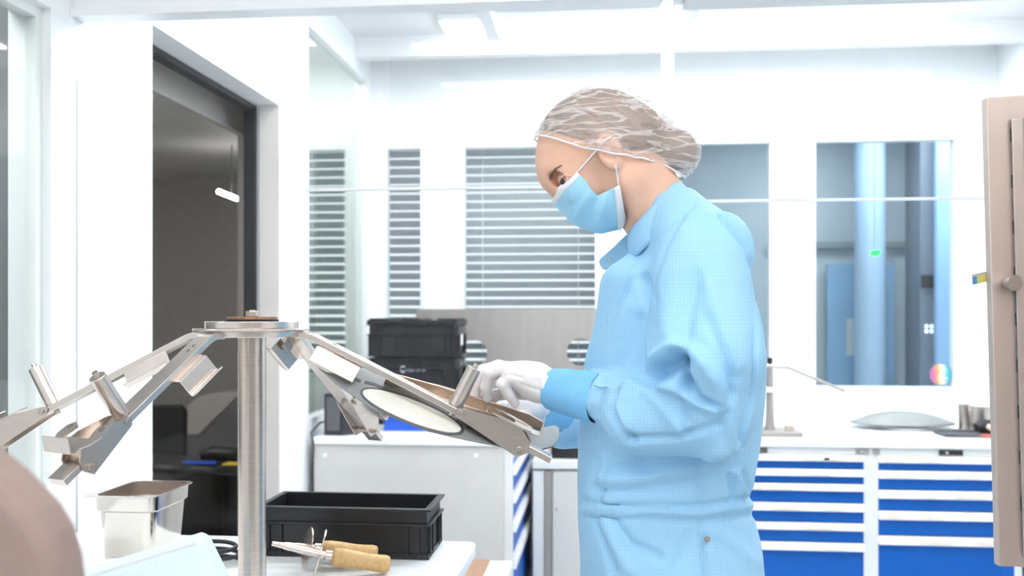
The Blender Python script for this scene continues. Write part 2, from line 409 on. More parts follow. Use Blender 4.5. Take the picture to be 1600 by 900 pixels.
# ---------------------------------------------------------------- dark office seen through the doorway
def pl(pts, Y): return [onY(x, y, Y) for x, y in pts]
t = thing('office_chair', 'black office chair in the dark doorway, left of the grey shape', 'chair', (*onY(262, 700, 4.75).xy, 0))
c = onY(262, 660, 4.75)
obj('backrest', MB().prism(pl([(228, 640), (236, 634), (280, 633), (288, 642), (287, 716), (280, 722), (228, 722)], 4.75), (0, .05, 0)), 'black_matte', t, bevel=.012)
obj('seat', B(c.x-.24, 4.28, .45, c.x+.22, 4.80, .52), 'black_matte', t, bevel=.02)
obj('pillar', MB().tube([(c.x, 4.55, .06), (c.x, 4.55, .46)], .03), 'darkgrey', t)
obj('back_bracket', MB().prism([(c.x-.03, 4.79, .46), (c.x+.03, 4.79, .46), (c.x+.03, 4.79, c.z-.1), (c.x-.03, 4.79, c.z-.1)], (0, .03, 0)), 'darkgrey', t)
for k in range(5):
    an = k*2*math.pi/5+.3; obj('base_leg', MB().tube([(c.x, 4.55, .09), (c.x+.26*math.cos(an), 4.55+.26*math.sin(an), .03)], [.022, .03]), 'darkgrey', t)
Yg = 5.2
t = thing('machine_cover', 'grey cover with one rounded corner above dark panel, inside the doorway', 'cover', (*onY(330, 700, Yg).xy, 0))
obj('hood', MB().prism(pl([(287, 680), (286, 655), (292, 635), (305, 622), (325, 615), (372, 612), (376, 616), (310, 680)], Yg), (0, .3, 0)), mat('hood_grey', (.58, .55, .525), .6, noise=.03), t, bevel=.01)
obj('body', MB().prism(pl([(286, 681), (311, 681), (372, 621), (392, 618), (392, 722), (286, 722)], Yg), (0, .28, 0)), mat('body_grey', (.15, .15, .165), .6, noise=.05), t, bevel=.006)
q = onY(286, 722, Yg); q2 = onY(392, 722, Yg)
obj('plinth', B(q.x, Yg+.01, 0, q2.x, Yg+.27, q.z), 'black_matte', t)
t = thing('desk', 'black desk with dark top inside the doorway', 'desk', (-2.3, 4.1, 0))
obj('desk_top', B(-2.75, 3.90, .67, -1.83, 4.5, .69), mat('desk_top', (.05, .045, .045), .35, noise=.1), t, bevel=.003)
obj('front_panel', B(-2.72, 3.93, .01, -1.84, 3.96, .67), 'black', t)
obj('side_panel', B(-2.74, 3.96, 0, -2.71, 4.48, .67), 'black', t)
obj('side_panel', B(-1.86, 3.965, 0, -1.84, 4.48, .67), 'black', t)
def on_desk(px, py): return onZ(px, py, .69)
a, b = on_desk(287, 727), on_desk(338, 727.5)
t = thing('pen', 'bright blue pen lying on the dark desk in the doorway', 'pen', (*((a+b)/2).xy, .69))
up = Vector((0, 0, .012))
obj('barrel', MB().tube([a+up, b+up], .010, 10), 'blue_box', t, smooth='auto'); obj('tip', MB().tube([a+up, a+up-(b-a)*.09], [.009, .003], 10), 'steel_lite', t)
p = on_desk(366, 742)
t = thing('tape_measure', 'black and yellow gadget on the desk beside the blue pen', 'gadget', (p.x, p.y, .69))
obj('body', B(p.x-.07, p.y-.03, .691, p.x+.06, p.y+.03, .735), 'black', t, bevel=.01)
obj('stripe', B(p.x-.04, p.y-.034, .735, p.x+.06, p.y+.03, .743), 'yellow', t, bevel=.003)
def lump(px, py, r, h, lab, name, cat):
    p = on_desk(px, py); mb = MB()
    path = [(p.x-r, p.y, .691+h*.4), (p.x-r*.5, p.y+.02, .691+h*.55), (p.x+r*.3, p.y, .691+h*.5), (p.x+r, p.y+.01, .691+h*.35)]
    mb.tube(path, [h*.3, h*.5, h*.48, h*.3], 10)
    return props(obj(name, mb, 'black', None, smooth=True), lab, cat)
lump(262, 740, .08, .04, 'black cable lump at the left end of the dark desk', 'power_adapter', 'adapter')
lump(322, 742, .10, .035, 'black handheld tool on the dark desk below the blue pen', 'hand_tool', 'tool')
lump(352, 722, .12, .07, 'black glove-like heap on the dark desk behind the pen', 'work_glove', 'glove')

# ---------------------------------------------------------------- room behind windows 4 and 5
def rear(px, py, Y=6.3): return onY(px, py, Y)
p0, p1 = rear(1340, 500, 6.2), rear(1378, 500, 6.2)
mb = MB().tube([((p0.x+p1.x)/2, 6.2, 0), ((p0.x+p1.x)/2, 6.2, 2.6)], (p1.x-p0.x)/2*1.25, 24)
struct('trim_10', mb, 'rearpillar', smooth='auto')
a, b = rear(1276, 383, 6.46), rear(1470, 380, 6.46)
t = thing('wall_rail', 'dark horizontal rail across the wall behind the right window', 'rail', ((a.x+b.x)/2, 6.46, a.z))
obj('rail', B(a.x-.3, 6.44, a.z-.022, b.x+.05, 6.47, a.z+.02), mat('rail_grey', (.28, .32, .34), .5, noise=.1), t, bevel=.004)
for x in (a.x, a.x+.32, b.x-.12):
    obj('bracket', B(x, 6.47, a.z-.015, x+.05, 6.499, a.z+.015), 'darkgrey', t)
obj('end_bar', MB().tube([(b.x-.14, 6.42, a.z+.004), (b.x+.04, 6.42, a.z+.006)], .014, 10), 'steel_lite', t, label='bright steel end bar')
a, b = rear(1293, 412, 6.40), rear(1400, 640, 6.40)
t = thing('blue_board', 'blue board with a white sheet behind the right rear window', 'board', ((a.x+b.x)/2, 6.42, 0))
obj('board', B(a.x, 6.41, b.z-.2, b.x, 6.44, a.z), 'rearblue', t, bevel=.004)
c, d = rear(1323, 498, 6.40), rear(1362, 556, 6.40)
obj('paper_sheet', B(c.x, 6.405, d.z, d.x, 6.409, c.z), mat('grey_paper', (.62, .68, .70), .7, noise=.02), t, label='pale paper sheet')
for k in (0, 1):
    obj('leg', B((a.x+.03, b.x-.06)[k], 6.412, 0, (a.x+.06, b.x-.03)[k], 6.438, b.z-.2), 'reardark', t)
a, b = rear(1438, 300, 6.1), rear(1462, 300, 6.1)
t = thing('equipment_rack', 'dark narrow equipment tower at the right of the rear window', 'cabinet', ((a.x+b.x)/2, 6.2, 0))
obj('tower', B(a.x, 6.1, 0, b.x, 6.4, 2.58), 'reardark', t, bevel=.004)
for (dx, dy) in ((0, 0), (0, .03), (.03, 0), (.03, .03)):
    p = rear(1446, 520, 6.09); obj('indicator', B(p.x+dx, 6.094, p.z+dy, p.x+dx+.016, 6.099, p.z+dy+.02), emis('indicator_white', (.8, .9, 1), 1.2), t)
p = rear(1450, 440, 6.09); obj('door_latch', B(p.x-.04, 6.08, p.z-.04, p.x+.03, 6.099, p.z+.04), 'black', t)
struct('door_2', B(rear(1464, 300, 6.0).x, 6.0, 0, rear(1530, 300, 6.0).x, 6.05, 2.45), 'rearlight')
p = rear(1368, 395, 5.6)
t = thing('exit_light', 'small glowing green lamp behind the right rear window', 'lamp', p)
obj('lens', MB().prism([onY(x, y, 5.6) for x, y in ((1361, 393), (1368, 391), (1376, 391), (1375, 397), (1369, 400), (1362, 399))], (0, .02, 0)), 'green_led', t)
obj('stem', MB().tube([p+Vector((0, .02, .01)), (p.x, 5.62, 2.6)], .004, 8), 'lead', t)
# round rainbow sticker on the right-hand pane
ms = bpy.data.materials.new('rainbow_print'); ms.use_nodes = True; N, L = nodes_of(ms); b_ = N['Principled BSDF']
tc = N.new('ShaderNodeTexCoord'); mp = N.new('ShaderNodeMapping'); gr = N.new('ShaderNodeTexGradient'); cr = N.new('ShaderNodeValToRGB')
mp.inputs['Scale'].default_value = (9, 9, 9); mp.inputs['Location'].default_value = (.5, 0, 0)
nz = N.new('ShaderNodeTexNoise'); nz.inputs['Scale'].default_value = 22; va = N.new('ShaderNodeVectorMath'); va.operation = 'ADD'
sc_ = N.new('ShaderNodeVectorMath'); sc_.operation = 'SCALE'; sc_.inputs['Scale'].default_value = .35
L.new(tc.outputs['Object'], mp.inputs[0]); L.new(tc.outputs['Object'], nz.inputs['Vector']); L.new(nz.outputs['Color'], sc_.inputs[0])
L.new(mp.outputs[0], va.inputs[0]); L.new(sc_.outputs[0], va.inputs[1]); L.new(va.outputs[0], gr.inputs[0]); L.new(gr.outputs[0], cr.inputs[0]); L.new(cr.outputs[0], b_.inputs['Base Color'])
els = cr.color_ramp.elements; els[0].color = (.55, .12, .33, 1); els[1].color = (.05, .25, .6, 1); els[0].position = .2; els[1].position = .98
for pos, cl in ((.36, (.85, .35, .12)), (.5, (.9, .8, .45)), (.62, (.6, .8, .7)), (.78, (.08, .5, .5))):
    e = els.new(pos); e.color = (*cl, 1)
pc = onY(1470, 585, YB+.028); rr = (onY(1488, 585, YB+.028).x-pc.x)
disc = lambda r, y0, y1, n=40: MB().tube([(pc.x, y0, pc.z), (pc.x, y1, pc.z)], r, n)
t = thing('round_sticker', 'round rainbow coloured sticker on the right rear window pane', 'sticker', (pc.x, YB+.028, pc.z-rr))
o_ = obj('print', disc(rr*.93, YB+.0285, YB+.027), ms, t)
# the print's object coordinates start at its base, so shift the bands to the disc
mp.inputs['Location'].default_value = (.33, 0, 0)
obj('border', disc(rr, YB+.0295, YB+.0285), 'reardark', t)
wt = mat('print_white', (.85, .88, .85), .6, noise=.02)
obj('emblem', MB().prism([Vector((pc.x+rr*a, YB+.0262, pc.z+rr*b)) for a, b in ((-.15, -.1), (.0, .25), (.2, .6), (.32, .55), (.2, .25), (.35, .1), (.15, .0), (.05, -.3), (-.05, -.35))], (0, .0006, 0)), wt, t)
obj('emblem_stroke', MB().prism([Vector((pc.x+rr*a, YB+.0262, pc.z+rr*b)) for a, b in ((.1, -.25), (.55, -.3), (.6, -.38), (.3, -.42), (.1, -.36))], (0, .0006, 0)), wt, t)

# ---------------------------------------------------------------- cabinets and worktops
ZT = .86
def drawers_front(t, rows, quad, name='drawer'):
    for r in rows: quad(r)
# left cabinet, its drawers facing right
YC0, YC1 = 3.80, 4.84
XC1 = onY(800, 690, YC0).x; XC0 = XL+.03; ZL = ZatY(640, 684, YC0)
t = thing('drawer_cabinet', 'light grey cabinet side-on with blue drawers facing the worker', 'cabinet', ((XC0+XC1)/2, (YC0+YC1)/2, 0))
obj('body', B(XC0, YC0, .0, XC1-.03, YC1, ZL-.03), 'cab_side', t, bevel=.004)
mb = MB().box(XC1-.03, YC0, .0, XC1, YC0+.05, ZL-.03).box(XC1-.03, YC1-.05, .0, XC1, YC1, ZL-.03).box(XC1-.03, YC0+.05, ZL-.09, XC1, YC1-.05, ZL-.03).box(XC1-.03, YC0+.05, 0, XC1, YC1-.05, .06)
obj('front_frame', mb, 'cab', t)
obj('worktop', B(XC0, YC0-.01, ZL-.03, XC1+.01, YC1, ZL), 'white', t, bevel=.004)
for (px, py) in ((508, 711), (744, 711)):
    p = onY(px, py, YC0); obj('plug', MB().tube([p, p+Vector((0, -.006, 0))], .009, 12), 'white', t)
strips = [(732, 745), (775, 789), (819, 835), (875, 893)]
zz = [(onX(801, a, XC1).z, onX(801, b, XC1).z) for a, b in strips]+[(.10, .06)]
zz = [(min(a, ZL-.10), min(b, ZL-.13)) for a, b in zz]
for k in range(4):
    d = obj('drawer', B(XC1-.025, YC0+.055, zz[k+1][0]+.006, XC1-.006, YC1-.055, zz[k][1]), 'blue', t)
    obj('handle', B(XC1-.012, YC0+.055, zz[k][1], XC1+.012, YC1-.055, zz[k][0]), 'strip', d, bevel=.004)
    for f in (.18, .62):
        y = YC0+(YC1-YC0)*f; obj('label_strip', B(XC1+.0115, y, zz[k][1]+.012, XC1+.0135, y+.14, zz[k][0]-.012), 'paper', d)
obj('drawer_top', B(XC1-.025, YC0+.055, zz[0][0]+.004, XC1-.006, YC1-.055, ZL-.092), 'blue', t)
# low white cupboard against the rear wall, right of it
zc_ = ZatY(870, 719, 4.40); xa, xb = XC1+.035, XatY(1120, 3.97)-.03
t = thing('cupboard', 'low white cupboard between the drawer cabinet and the worker', 'cupboard', ((xa+xb)/2, 4.6, 0))
obj('body', B(xa, 4.42, .0, xb, 4.88, zc_-.04), 'cab_side', t)
obj('worktop', B(xa, 4.39, zc_-.04, xb, 4.88, zc_), 'cab', t, bevel=.004)
x1, x2 = XatY(851, 4.4), XatY(862, 4.4)
obj('side_panel', B(xa+.005, 4.40, .06, x1-.004, 4.42, zc_-.05), 'cab', t)
d = obj('door', B(x2+.004, 4.40, .06, xb-.01, 4.42, zc_-.05), 'cab_side', t, bevel=.003)
p = onY(863, 795, 4.4); obj('knob', MB().tube([(p.x+.02, 4.40, p.z), (p.x+.02, 4.385, p.z)], .007, 10), 'steel_dark', d)
s_ = obj('hinge_strip', B(x1, 4.395, .06, x2, 4.42, zc_-.05), 'steel_sheet', t)
p = onY(853, 812, 4.39); obj('screw', MB().tube([(p.x, 4.395, p.z), (p.x, 4.388, p.z)], .006, 10), 'steel_dark', s_)
# black tray on the cupboard
a, b = XatY(864, 4.45), XatY(990, 4.45)
t = thing('storage_crate', 'black plastic tray on the low cupboard just behind the sleeve', 'crate', ((a+b)/2, 4.6, zc_))
def open_box(t, x0, y0, z0, x1, y1, z1, m, wall=.006, rim=.012, ribs=True, taper=.0):
    mb = MB(); mb.box(x0, y0, z0, x1, y1, z0+wall)
    mb.box(x0, y0, z0+wall, x1, y0+wall, z1); mb.box(x0, y1-wall, z0+wall, x1, y1, z1)
    mb.box(x0, y0+wall, z0+wall, x0+wall, y1-wall, z1); mb.box(x1-wall, y0+wall, z0+wall, x1, y1-wall, z1)
    o = obj('shell', mb, m, t)
    r = MB()
    for z in (z1, z0+(z1-z0)*.70):
        e = rim if z == z1 else rim*.8
        r.box(x0-e, y0-e, z-.005, x1+e, y0, z).box(x0-e, y1, z-.005, x1+e, y1+e, z).box(x0-e, y0, z-.005, x0, y1, z).box(x1, y0, z-.005, x1+e, y1, z)
    obj('rim', r, m, t, bevel=.0015)
    if ribs:
        rb = MB(); zt = z0+(z1-z0)*.70-.006
        for x in (x0+.015, x0+(x1-x0)*.12, x1-(x1-x0)*.12, x1-.018):
            rb.box(x, y0-rim*.7, z0+.003, x+.004, y0, zt)
        for y in (y0+.012, y0+(y1-y0)*.25, y1-(y1-y0)*.25, y1-.016):
            rb.box(x1, y, z0+.003, x1+rim*.7, y+.004, zt); rb.box(x0-rim*.7, y, z0+.003, x0, y+.004, zt)
        e = rim*.5; rb.box(x0-e, y0-e, z0, x1+e, y0, z0+.010).box(x1, y0, z0, x1+e, y1, z0+.010).box(x0-e, y0, z0, x0, y1, z0+.010)
        obj('ribs', rb, m, t)
    return o
open_box(t, a, 4.45, zc_+.001, b, 4.78, zc_+.085, 'black')
# right-hand worktop and its two drawer cabinets
YF = 3.97
zt0, zt1 = ZatY(1372, 700, YF), ZatY(1372, 686, YF)
ZW = zt1
xw0 = XatY(1120, YF)
t = props(obj('worktop', B(xw0, YF-.015, zt0, XR-.002, YB-.002, zt1), 'white', None, bevel=.006),
          'long white worktop along the right rear wall', 'worktop')
def cab_front(px0, px1, rows, lab, header):
    x0, x1 = XatY(px0, YF), XatY(px1, YF); pm = (px0+px1)/2
    t = thing('drawer_cabinet', lab, 'cabinet', ((x0+x1)/2, YF+.3, 0))
    fw = .028
    obj('body', B(x0, YF+.03, 0, x1, YF+.70, zt0-.002), 'cab', t)
    zb = .07; zh = ZatY(1372, 711.5, YF)
    mb = MB().box(x0, YF, 0, x0+fw, YF+.03, zt0-.002).box(x1-fw, YF, 0, x1, YF+.03, zt0-.002).box(x0+fw, YF, zh, x1-fw, YF+.03, zt0-.002).box(x0+fw, YF, 0, x1-fw, YF+.03, zb)
    obj('front_frame', mb, 'cab', t)
    Zs = [(ZatY(1372, a, YF), ZatY(1372, b, YF)) for a, b in rows]+[(zb, zb)]
    for k in range(len(rows)):
        d = obj('drawer', B(x0+fw, YF+.004, Zs[k+1][0]+.004, x1-fw, YF+.028, Zs[k][1]), 'blue', t)
        h = MB(); e = Zs[k][0]-Zs[k][1]
        h.hexa([(x0+fw, YF-.016, Zs[k][1]), (x1-fw, YF-.016, Zs[k][1]), (x1-fw, YF+.02, Zs[k][1]), (x0+fw, YF+.02, Zs[k][1]),
                (x0+fw, YF-.008, Zs[k][0]), (x1-fw, YF-.008, Zs[k][0]), (x1-fw, YF+.02, Zs[k][0]), (x0+fw, YF+.02, Zs[k][0])])
        obj('handle', h, 'strip', d, bevel=.003)
        random.seed(int(px0)+k)
        for f in random.sample((.04, .3, .55, .7), 2):
            xx = x0+fw+(x1-x0-2*fw)*f
            obj('label_strip', B(xx, YF-.0175, Zs[k][1]+e*.25, xx+random.uniform(.06, .13), YF-.0150, Zs[k][1]+e*.62), 'paper', d)
    for (q0, q1, m) in header:
        a, b = XatY(q0, YF), XatY(q1, YF); zc = (zh+zt0)/2
        l_ = obj('lock_plate', B(a, YF-.006, zc-.010, b, YF-.0005, zc+.010), m, t, label='dark lock plate')
        obj('lock', MB().tube([((a*.7+b*.3), YF-.006, zc), ((a*.7+b*.3), YF-.012, zc)], .006, 12), 'steel_lite', l_)
    return t
cab_front(1130, 1361, [(712, 721.5), (734.5, 745), (757.5, 768), (788, 800), (819, 830), (850, 862)],
          'blue-fronted drawer cabinet right beside the back of the worker', [(1181, 1199, 'darkgrey'), (1337, 1357, 'midgrey')])
cab_front(1361, 1597, [(712, 722.5), (735, 747), (765.5, 778), (798, 811), (837, 850)],
          'blue-fronted drawer cabinet at far right, partly hidden by the steel door', [(1364, 1374, 'midgrey'), (1467, 1504, 'black')])

# ---------------------------------------------------------------- things on the left cabinet
YK = 4.25
xa, xb = XatY(577, YK), XatY(711, YK)
crates = []
for k in range(3):
    z0 = ZL+k*.152
    zt = z0+.15
    lab = ('lowest black crate of the stack on the grey cabinet', 'black crate with white lettering, middle of the stack of three',
           'topmost black crate of the stack, closed by a lid')[k]
    t = thing('storage_crate', lab, 'crate', ((xa+xb)/2, YK+.15, z0), 'black crates stacked on the grey cabinet')
    open_box(t, xa, YK, z0+.001, xb, YK+.30, zt-.004, 'black')
    crates.append(t)
    x0 = xb+.001
    obj('handle_recess', B(xb+.0005, YK+.08, z0+.105, xb+.008, YK+.22, z0+.135), 'darkgrey', t)
    if k == 1:
        p = onY(628, 577, YK-.012)
        cu = bpy.data.curves.new('print', 'FONT'); cu.body = 'FISBA OPTIK'; cu.size = .0235; cu.extrude = .0004
        cu.space_character = 1.05
        tmp = bpy.data.objects.new('tmp', cu); COL.objects.link(tmp); bpy.context.view_layer.update()
        me = bpy.data.meshes.new_from_object(tmp.evaluated_get(bpy.context.evaluated_depsgraph_get()))
        bpy.data.objects.remove(tmp)
        wid = max(v.co.x for v in me.vertices); sx = (onY(665, 577, YK).x-onY(634, 577, YK).x)/wid
        pp = onY(634, 580.5, YK); org = org_of(t)
        for v in me.vertices:
            q = Vector((pp.x+v.co.x*sx, YK-.0012-v.co.z, pp.z+v.co.y)); v.co = q-org
        link_mesh('lettering', me, M['text'], t, org)['label'] = 'white printed lettering'
        lg = MB(); c_ = onY(630, 577, YK); r0 = .012
        arc = [(c_.x+r0*math.cos(a), YK-.0011, c_.z+r0*1.15*math.sin(a)) for a in [math.radians(50+i*26) for i in range(10)]]
        lg.tube(arc, .0028, 6).box(c_.x-.001, YK-.0018, c_.z-.012, c_.x+.006, YK-.0006, c_.z-.004)
        obj('logo', lg, 'text', t, label='white printed logo')
    if k == 2:
        l_ = MB().box(xa-.010, YK-.010, zt-.003, xb+.010, YK+.31, zt+.016)
        for f in (.0, .38, .80):
            x = xa+(xb-xa)*f; l_.box(x, YK-.012, zt+.016, x+(xb-xa)*.2, YK+.31, zt+.024)
        obj('lid', l_, 'black', t, bevel=.003)
        q = onY(722, 538, YK+.1)
        obj('paper_label', B(xb+.0105, YK+.10, z0+.05, xb+.012, YK+.16, z0+.10), 'text', t, label='white paper label')
# blue box
a, b = XatY(598, 4.0), XatY(752, 4.0)
ya = 4.02
t = thing('storage_box', 'bright blue flat box on the grey cabinet in front of the black crates', 'box', ((a+b)/2, 4.1, ZL))
a, b = XatY(600, ya), XatY(762, ya)
open_box(t, a, ya, ZL+.001, b, ya+.18, ZL+.062, 'blue_box', ribs=False, rim=.006)
obj('contents_pad', B(a+.01, ya+.01, ZL+.008, b-.01, ya+.17, ZL+.03), 'blue_box', t)
# black loudspeaker-like power box with a cable
ys = 3.84
c0, c1 = onY(506, 680, ys), onY(554, 680, ys); zs = onY(530, 616, ys).z
t = thing('speaker_box', 'small black box at the front left corner of the grey cabinet', 'box', ((c0.x+c1.x)/2, ys+.06, ZL))
xm = XatY(536, ys)
mb = MB().prism([(c0.x, ys, ZL+.001), (xm, ys, ZL+.001), (c1.x, ys+.05, ZL+.001), (c1.x, ys+.12, ZL+.001), (c0.x, ys+.12, ZL+.001)], (0, 0, zs-ZL))
obj('housing', mb, 'black', t, bevel=.004)
obj('front_panel', B(c0.x+.012, ys-.004, ZL+.02, xm-.012, ys-.0005, zs-.012), 'darkgrey', t, bevel=.001)
cb = [(c0.x, ys+.03, ZL+.055), (c0.x-.02, ys+.01, ZL+.05), (c0.x-.035, YC0-.016, ZL+.02), onY(490, 700, YC0-.016), onY(488, 740, YC0-.016), onY(489, 775, YC0-.016), onY(492, 860, YC0-.016)]
obj('cable', MB().tube(cb, .004, 8), 'black', t, smooth=True)
# steel sheet with two round holes under the wide blind
YS = 4.87
x0, x1 = XatY(650, YS), XatY(1010, YS); z1 = ZatY(800, 483, YS); z0 = zc_+.002
hc = [onY(740, 552, YS), onY(907, 550, YS)]; hr = (onY(761, 552, YS)-hc[0]).length
bm = MB()
# grid of the sheet cut around each hole
def plate_with_holes(x0, x1, z0, z1, y, th, holes, n=32):
    mb = MB(); hs = sorted(holes, key=lambda h: h[0])
    cuts = [x0]+[(hs[i][0]+hs[i+1][0])/2 for i in range(len(hs)-1)]+[x1]
    for i, (cx, cz, r) in enumerate(hs):
        a0, a1 = cuts[i], cuts[i+1]; ri = []; ro = []
        angs = sorted([2*math.pi*k/n for k in range(n)]+[math.atan2(Z-cz, X-cx) % (2*math.pi) for X in (a0, a1) for Z in (z0, z1)])
        for an in angs:
            dx, dz = math.cos(an), math.sin(an); ts = []
            if abs(dx) > 1e-9: ts += [((a1 if dx > 0 else a0)-cx)/dx]
            if abs(dz) > 1e-9: ts += [((z1 if dz > 0 else z0)-cz)/dz]
            q = min(ts); ri.append((cx+r*dx, cz+r*dz)); ro.append((cx+q*dx, cz+q*dz))
        m = len(angs)
        vs = [(p[0], y, p[1]) for p in ri]+[(p[0], y, p[1]) for p in ro]+[(p[0], y+th, p[1]) for p in ri]+[(p[0], y+th, p[1]) for p in ro]
        fs = []
        for k in range(m):
            k2 = (k+1) % m
            fs += [(k, k2, m+k2, m+k), (2*m+k, 3*m+k, 3*m+k2, 2*m+k2), (k, 2*m+k, 2*m+k2, k2), (m+k, m+k2, 3*m+k2, 3*m+k)]
        mb.add(vs, fs)
    return mb
pb = plate_with_holes(x0, x1, z0, z1, YS, .006, [(h.x, h.z, hr) for h in hc])
# the sheet leans on the window: its upper half is clear of the glass
t = props(obj('steel_sheet', pb, 'steel_sheet'), 'grey steel sheet with two round holes below the wide blind', 'steel sheet')

# ---------------------------------------------------------------- things on the right worktop
def onW(px, py): return onZ(px, py, ZW)
p = onW(1215, 681); yb = p.y
xa, xb = XatY(1176, yb), XatY(1252, yb)
t = thing('measuring_stand', 'small steel stand with a thin slanting rod on the worktop behind the worker', 'stand', ((xa+xb)/2, yb, ZW))
obj('base_plate', B(xa, yb-.04, ZW+.001, xb, yb+.16, ZW+.020), 'steel_sheet', t, bevel=.003)
q = onY(1236, 664, yb+.03); obj('block', B(XatY(1229, yb), yb+.01, ZW+.02, XatY(1242, yb), yb+.05, q.z), 'steel_door', t, bevel=.002)
zcol = ZatY(1203, 572, yb+.05); xc = XatY(1203, yb+.05)
obj('column', MB().tube([(xc, yb+.05, ZW+.02), (xc, yb+.05, ZW+.09), (xc, yb+.05, zcol)], [.021, .017, .013], 16), 'steel_sheet', t, smooth='auto')
zz_ = ZatY(1203, 608, yb+.05)
obj('collar', MB().box(xc-.022, yb+.03, zz_-.012, xc+.022, yb+.07, zz_+.008).box(xc+.022, yb+.04, zz_, xc+.07, yb+.06, zz_+.012), 'white', t, bevel=.003)
e0, e1, e2 = (xc, yb+.05, zcol), onY(1228, 573, yb+.05), onY(1320, 611, yb+.03)
obj('arm', MB().tube([Vector(e0)+Vector((-.03, 0, .002)), e1], .012, 12), 'steel_lite', t, smooth='auto')
obj('rod', MB().tube([e1, e2], .0065, 10), 'steel_sheet', t, smooth='auto')
obj('knob', MB().tube([(xc, yb+.05, zcol+.005), (xc, yb+.05, zcol+.035)], .011, 12), 'black', t)
# shallow dome
p = onW(1408, 679); yd = p.y+.24
xa, xb = XatY(1330, yd), XatY(1490, yd); rc = (xb-xa)/2; cx = (xa+xb)/2; zb = ZW+.022; zt_ = ZW+.072
t = thing('coating_dome', 'shallow grey steel dome lying on the worktop under the right window', 'dome', (cx, yd, ZW))
rows = []
for j in range(13):
    f = j/12; r = rc*(1-f)+.004; h = zb+(zt_-zb)*(1-(1-f)**2)
    rows.append([(cx+r*math.cos(a), yd+r*.62*math.sin(a), h) for a in [2*math.pi*k/40 for k in range(40)]])
mb = MB().grid(rows, True); mb.add(rows[-1], [tuple(range(40))])
obj('shell', mb, 'dish', t, smooth=True, solid=.006)
obj('foot_ring', MB().tube([(cx, yd, ZW+.001), (cx, yd, zb+.02)], [rc*.46, rc*.36], 32), 'darkgrey', t, smooth='auto')
obj('rest_ring', MB().tube([(cx, yd, ZW+.001), (cx, yd, ZW+.012)], [rc*.56, rc*.55], 32), 'white', t, smooth='auto')
# tray with a cup, a tissue and a dark tool
p0, p1 = onW(1478, 683), onW(1560, 683); yt = p0.y
t = thing('tray', 'dark flat tray at the right end of the worktop', 'tray', ((p0.x+p1.x)/2, yt+.06, ZW))
obj('tray_base', B(p0.x, yt, ZW+.001, p1.x+.04, yt+.13, ZW+.008), 'darkgrey', t)
obj('tray_rim', MB().box(p0.x-.006, yt-.006, ZW+.002, p1.x+.046, yt, ZW+.016).box(p0.x-.006, yt+.13, ZW+.002, p1.x+.046, yt+.136, ZW+.016).box(p0.x-.006, yt, ZW+.002, p0.x, yt+.13, ZW+.016), 'darkgrey', t, bevel=.002)
obj('red_edge', B(XatY(1532, yt), yt-.010, ZW+.003, p1.x+.04, yt-.006, ZW+.016), mat('red_edge', (.5, .12, .10), .5, noise=.05), t, label='red edge strip')
def cup(px0, px1, pyt, Y, z0, lab, taper=.86):
    a, b = XatY(px0, Y), XatY(px1, Y); r = (b-a)/2; c = (a+b)/2; zt = ZatY((px0+px1)/2, pyt, Y)
    t = thing('steel_cup', lab, 'cup', (c, Y, z0)); n = 28
    prof = [(r*taper, z0+.001), (r, zt-.006), (r*1.05, zt-.003), (r*1.05, zt), (r*.97, zt), (r*taper*.95, z0+.008)]
    rows = [[(c+q*math.cos(2*math.pi*k/n), Y+q*math.sin(2*math.pi*k/n), z) for k in range(n)] for q, z in prof]
    mb = MB().grid(rows, True); mb.add(rows[0], [tuple(range(n))]); mb.add(rows[-1], [tuple(range(n))])
    obj('bowl', mb, 'steel_dark', t, smooth='auto'); obj('bead', MB().tube([(c, Y, zt-.008), (c, Y, zt-.004)], r*1.03, n), 'steel', t)
    return c, r, zt
cup(1497, 1518, 632, yt+.27, ZW, 'narrow steel beaker behind the tray on the right worktop')
c, r, zt = cup(1514, 1552, 634, yt+.20, ZW, 'wide steel cup with white tissue on the right worktop')
mb = MB(); rows = []
for j in range(6):
    f = j/5; rr_ = r*.85*(1-f)**.7+.002
    rows.append([(c+rr_*math.cos(2*math.pi*k/20)*(1+.25*math.sin(3*k+j)), yt+.20+rr_*math.sin(2*math.pi*k/20), zt-.012+.06*f+.008*math.sin(k*2.1+j)) for k in range(20)])
mb.grid(rows, True)
props(obj('tissue', mb, 'text', None, smooth=True), 'crumpled white tissue poking out of the steel cup', 'tissue')
p = onY(1538, 668, yt+.06)
t = thing('polishing_tool', 'black tool with a tan pad lying on the dark tray', 'tool', (p.x, yt+.06, ZW+.009))
obj('body', MB().tube([(p.x-.035, yt+.05, ZW+.034), (p.x-.01, yt+.06, ZW+.040), (p.x+.045, yt+.07, ZW+.036)], [.018, .030, .027], 16), 'black', t, smooth='auto')
obj('pad', MB().tube([(p.x-.002, yt+.026, ZW+.045), (p.x+.028, yt+.024, ZW+.028), (p.x+.04, yt+.026, ZW+.02)], [.011, .014, .012], 12), mat('tan_pad', (.72, .55, .42), .6, noise=.05), t, smooth=True)
# coloured tape on the right wall, half hidden by the steel door
yw = 4.4
# ---------------------------------------------------------------- steel door of a machine at the right edge
dS = 1.62
def S(px, py, dd=0): return R(px, py, dS+dd)
fw_ = (W(0, 1, 0)-W(0, 0, 0))
t = thing('machine_door', 'upright brushed steel door with a round knob at the right edge', 'door', S(1640, 885).xy.to_3d())
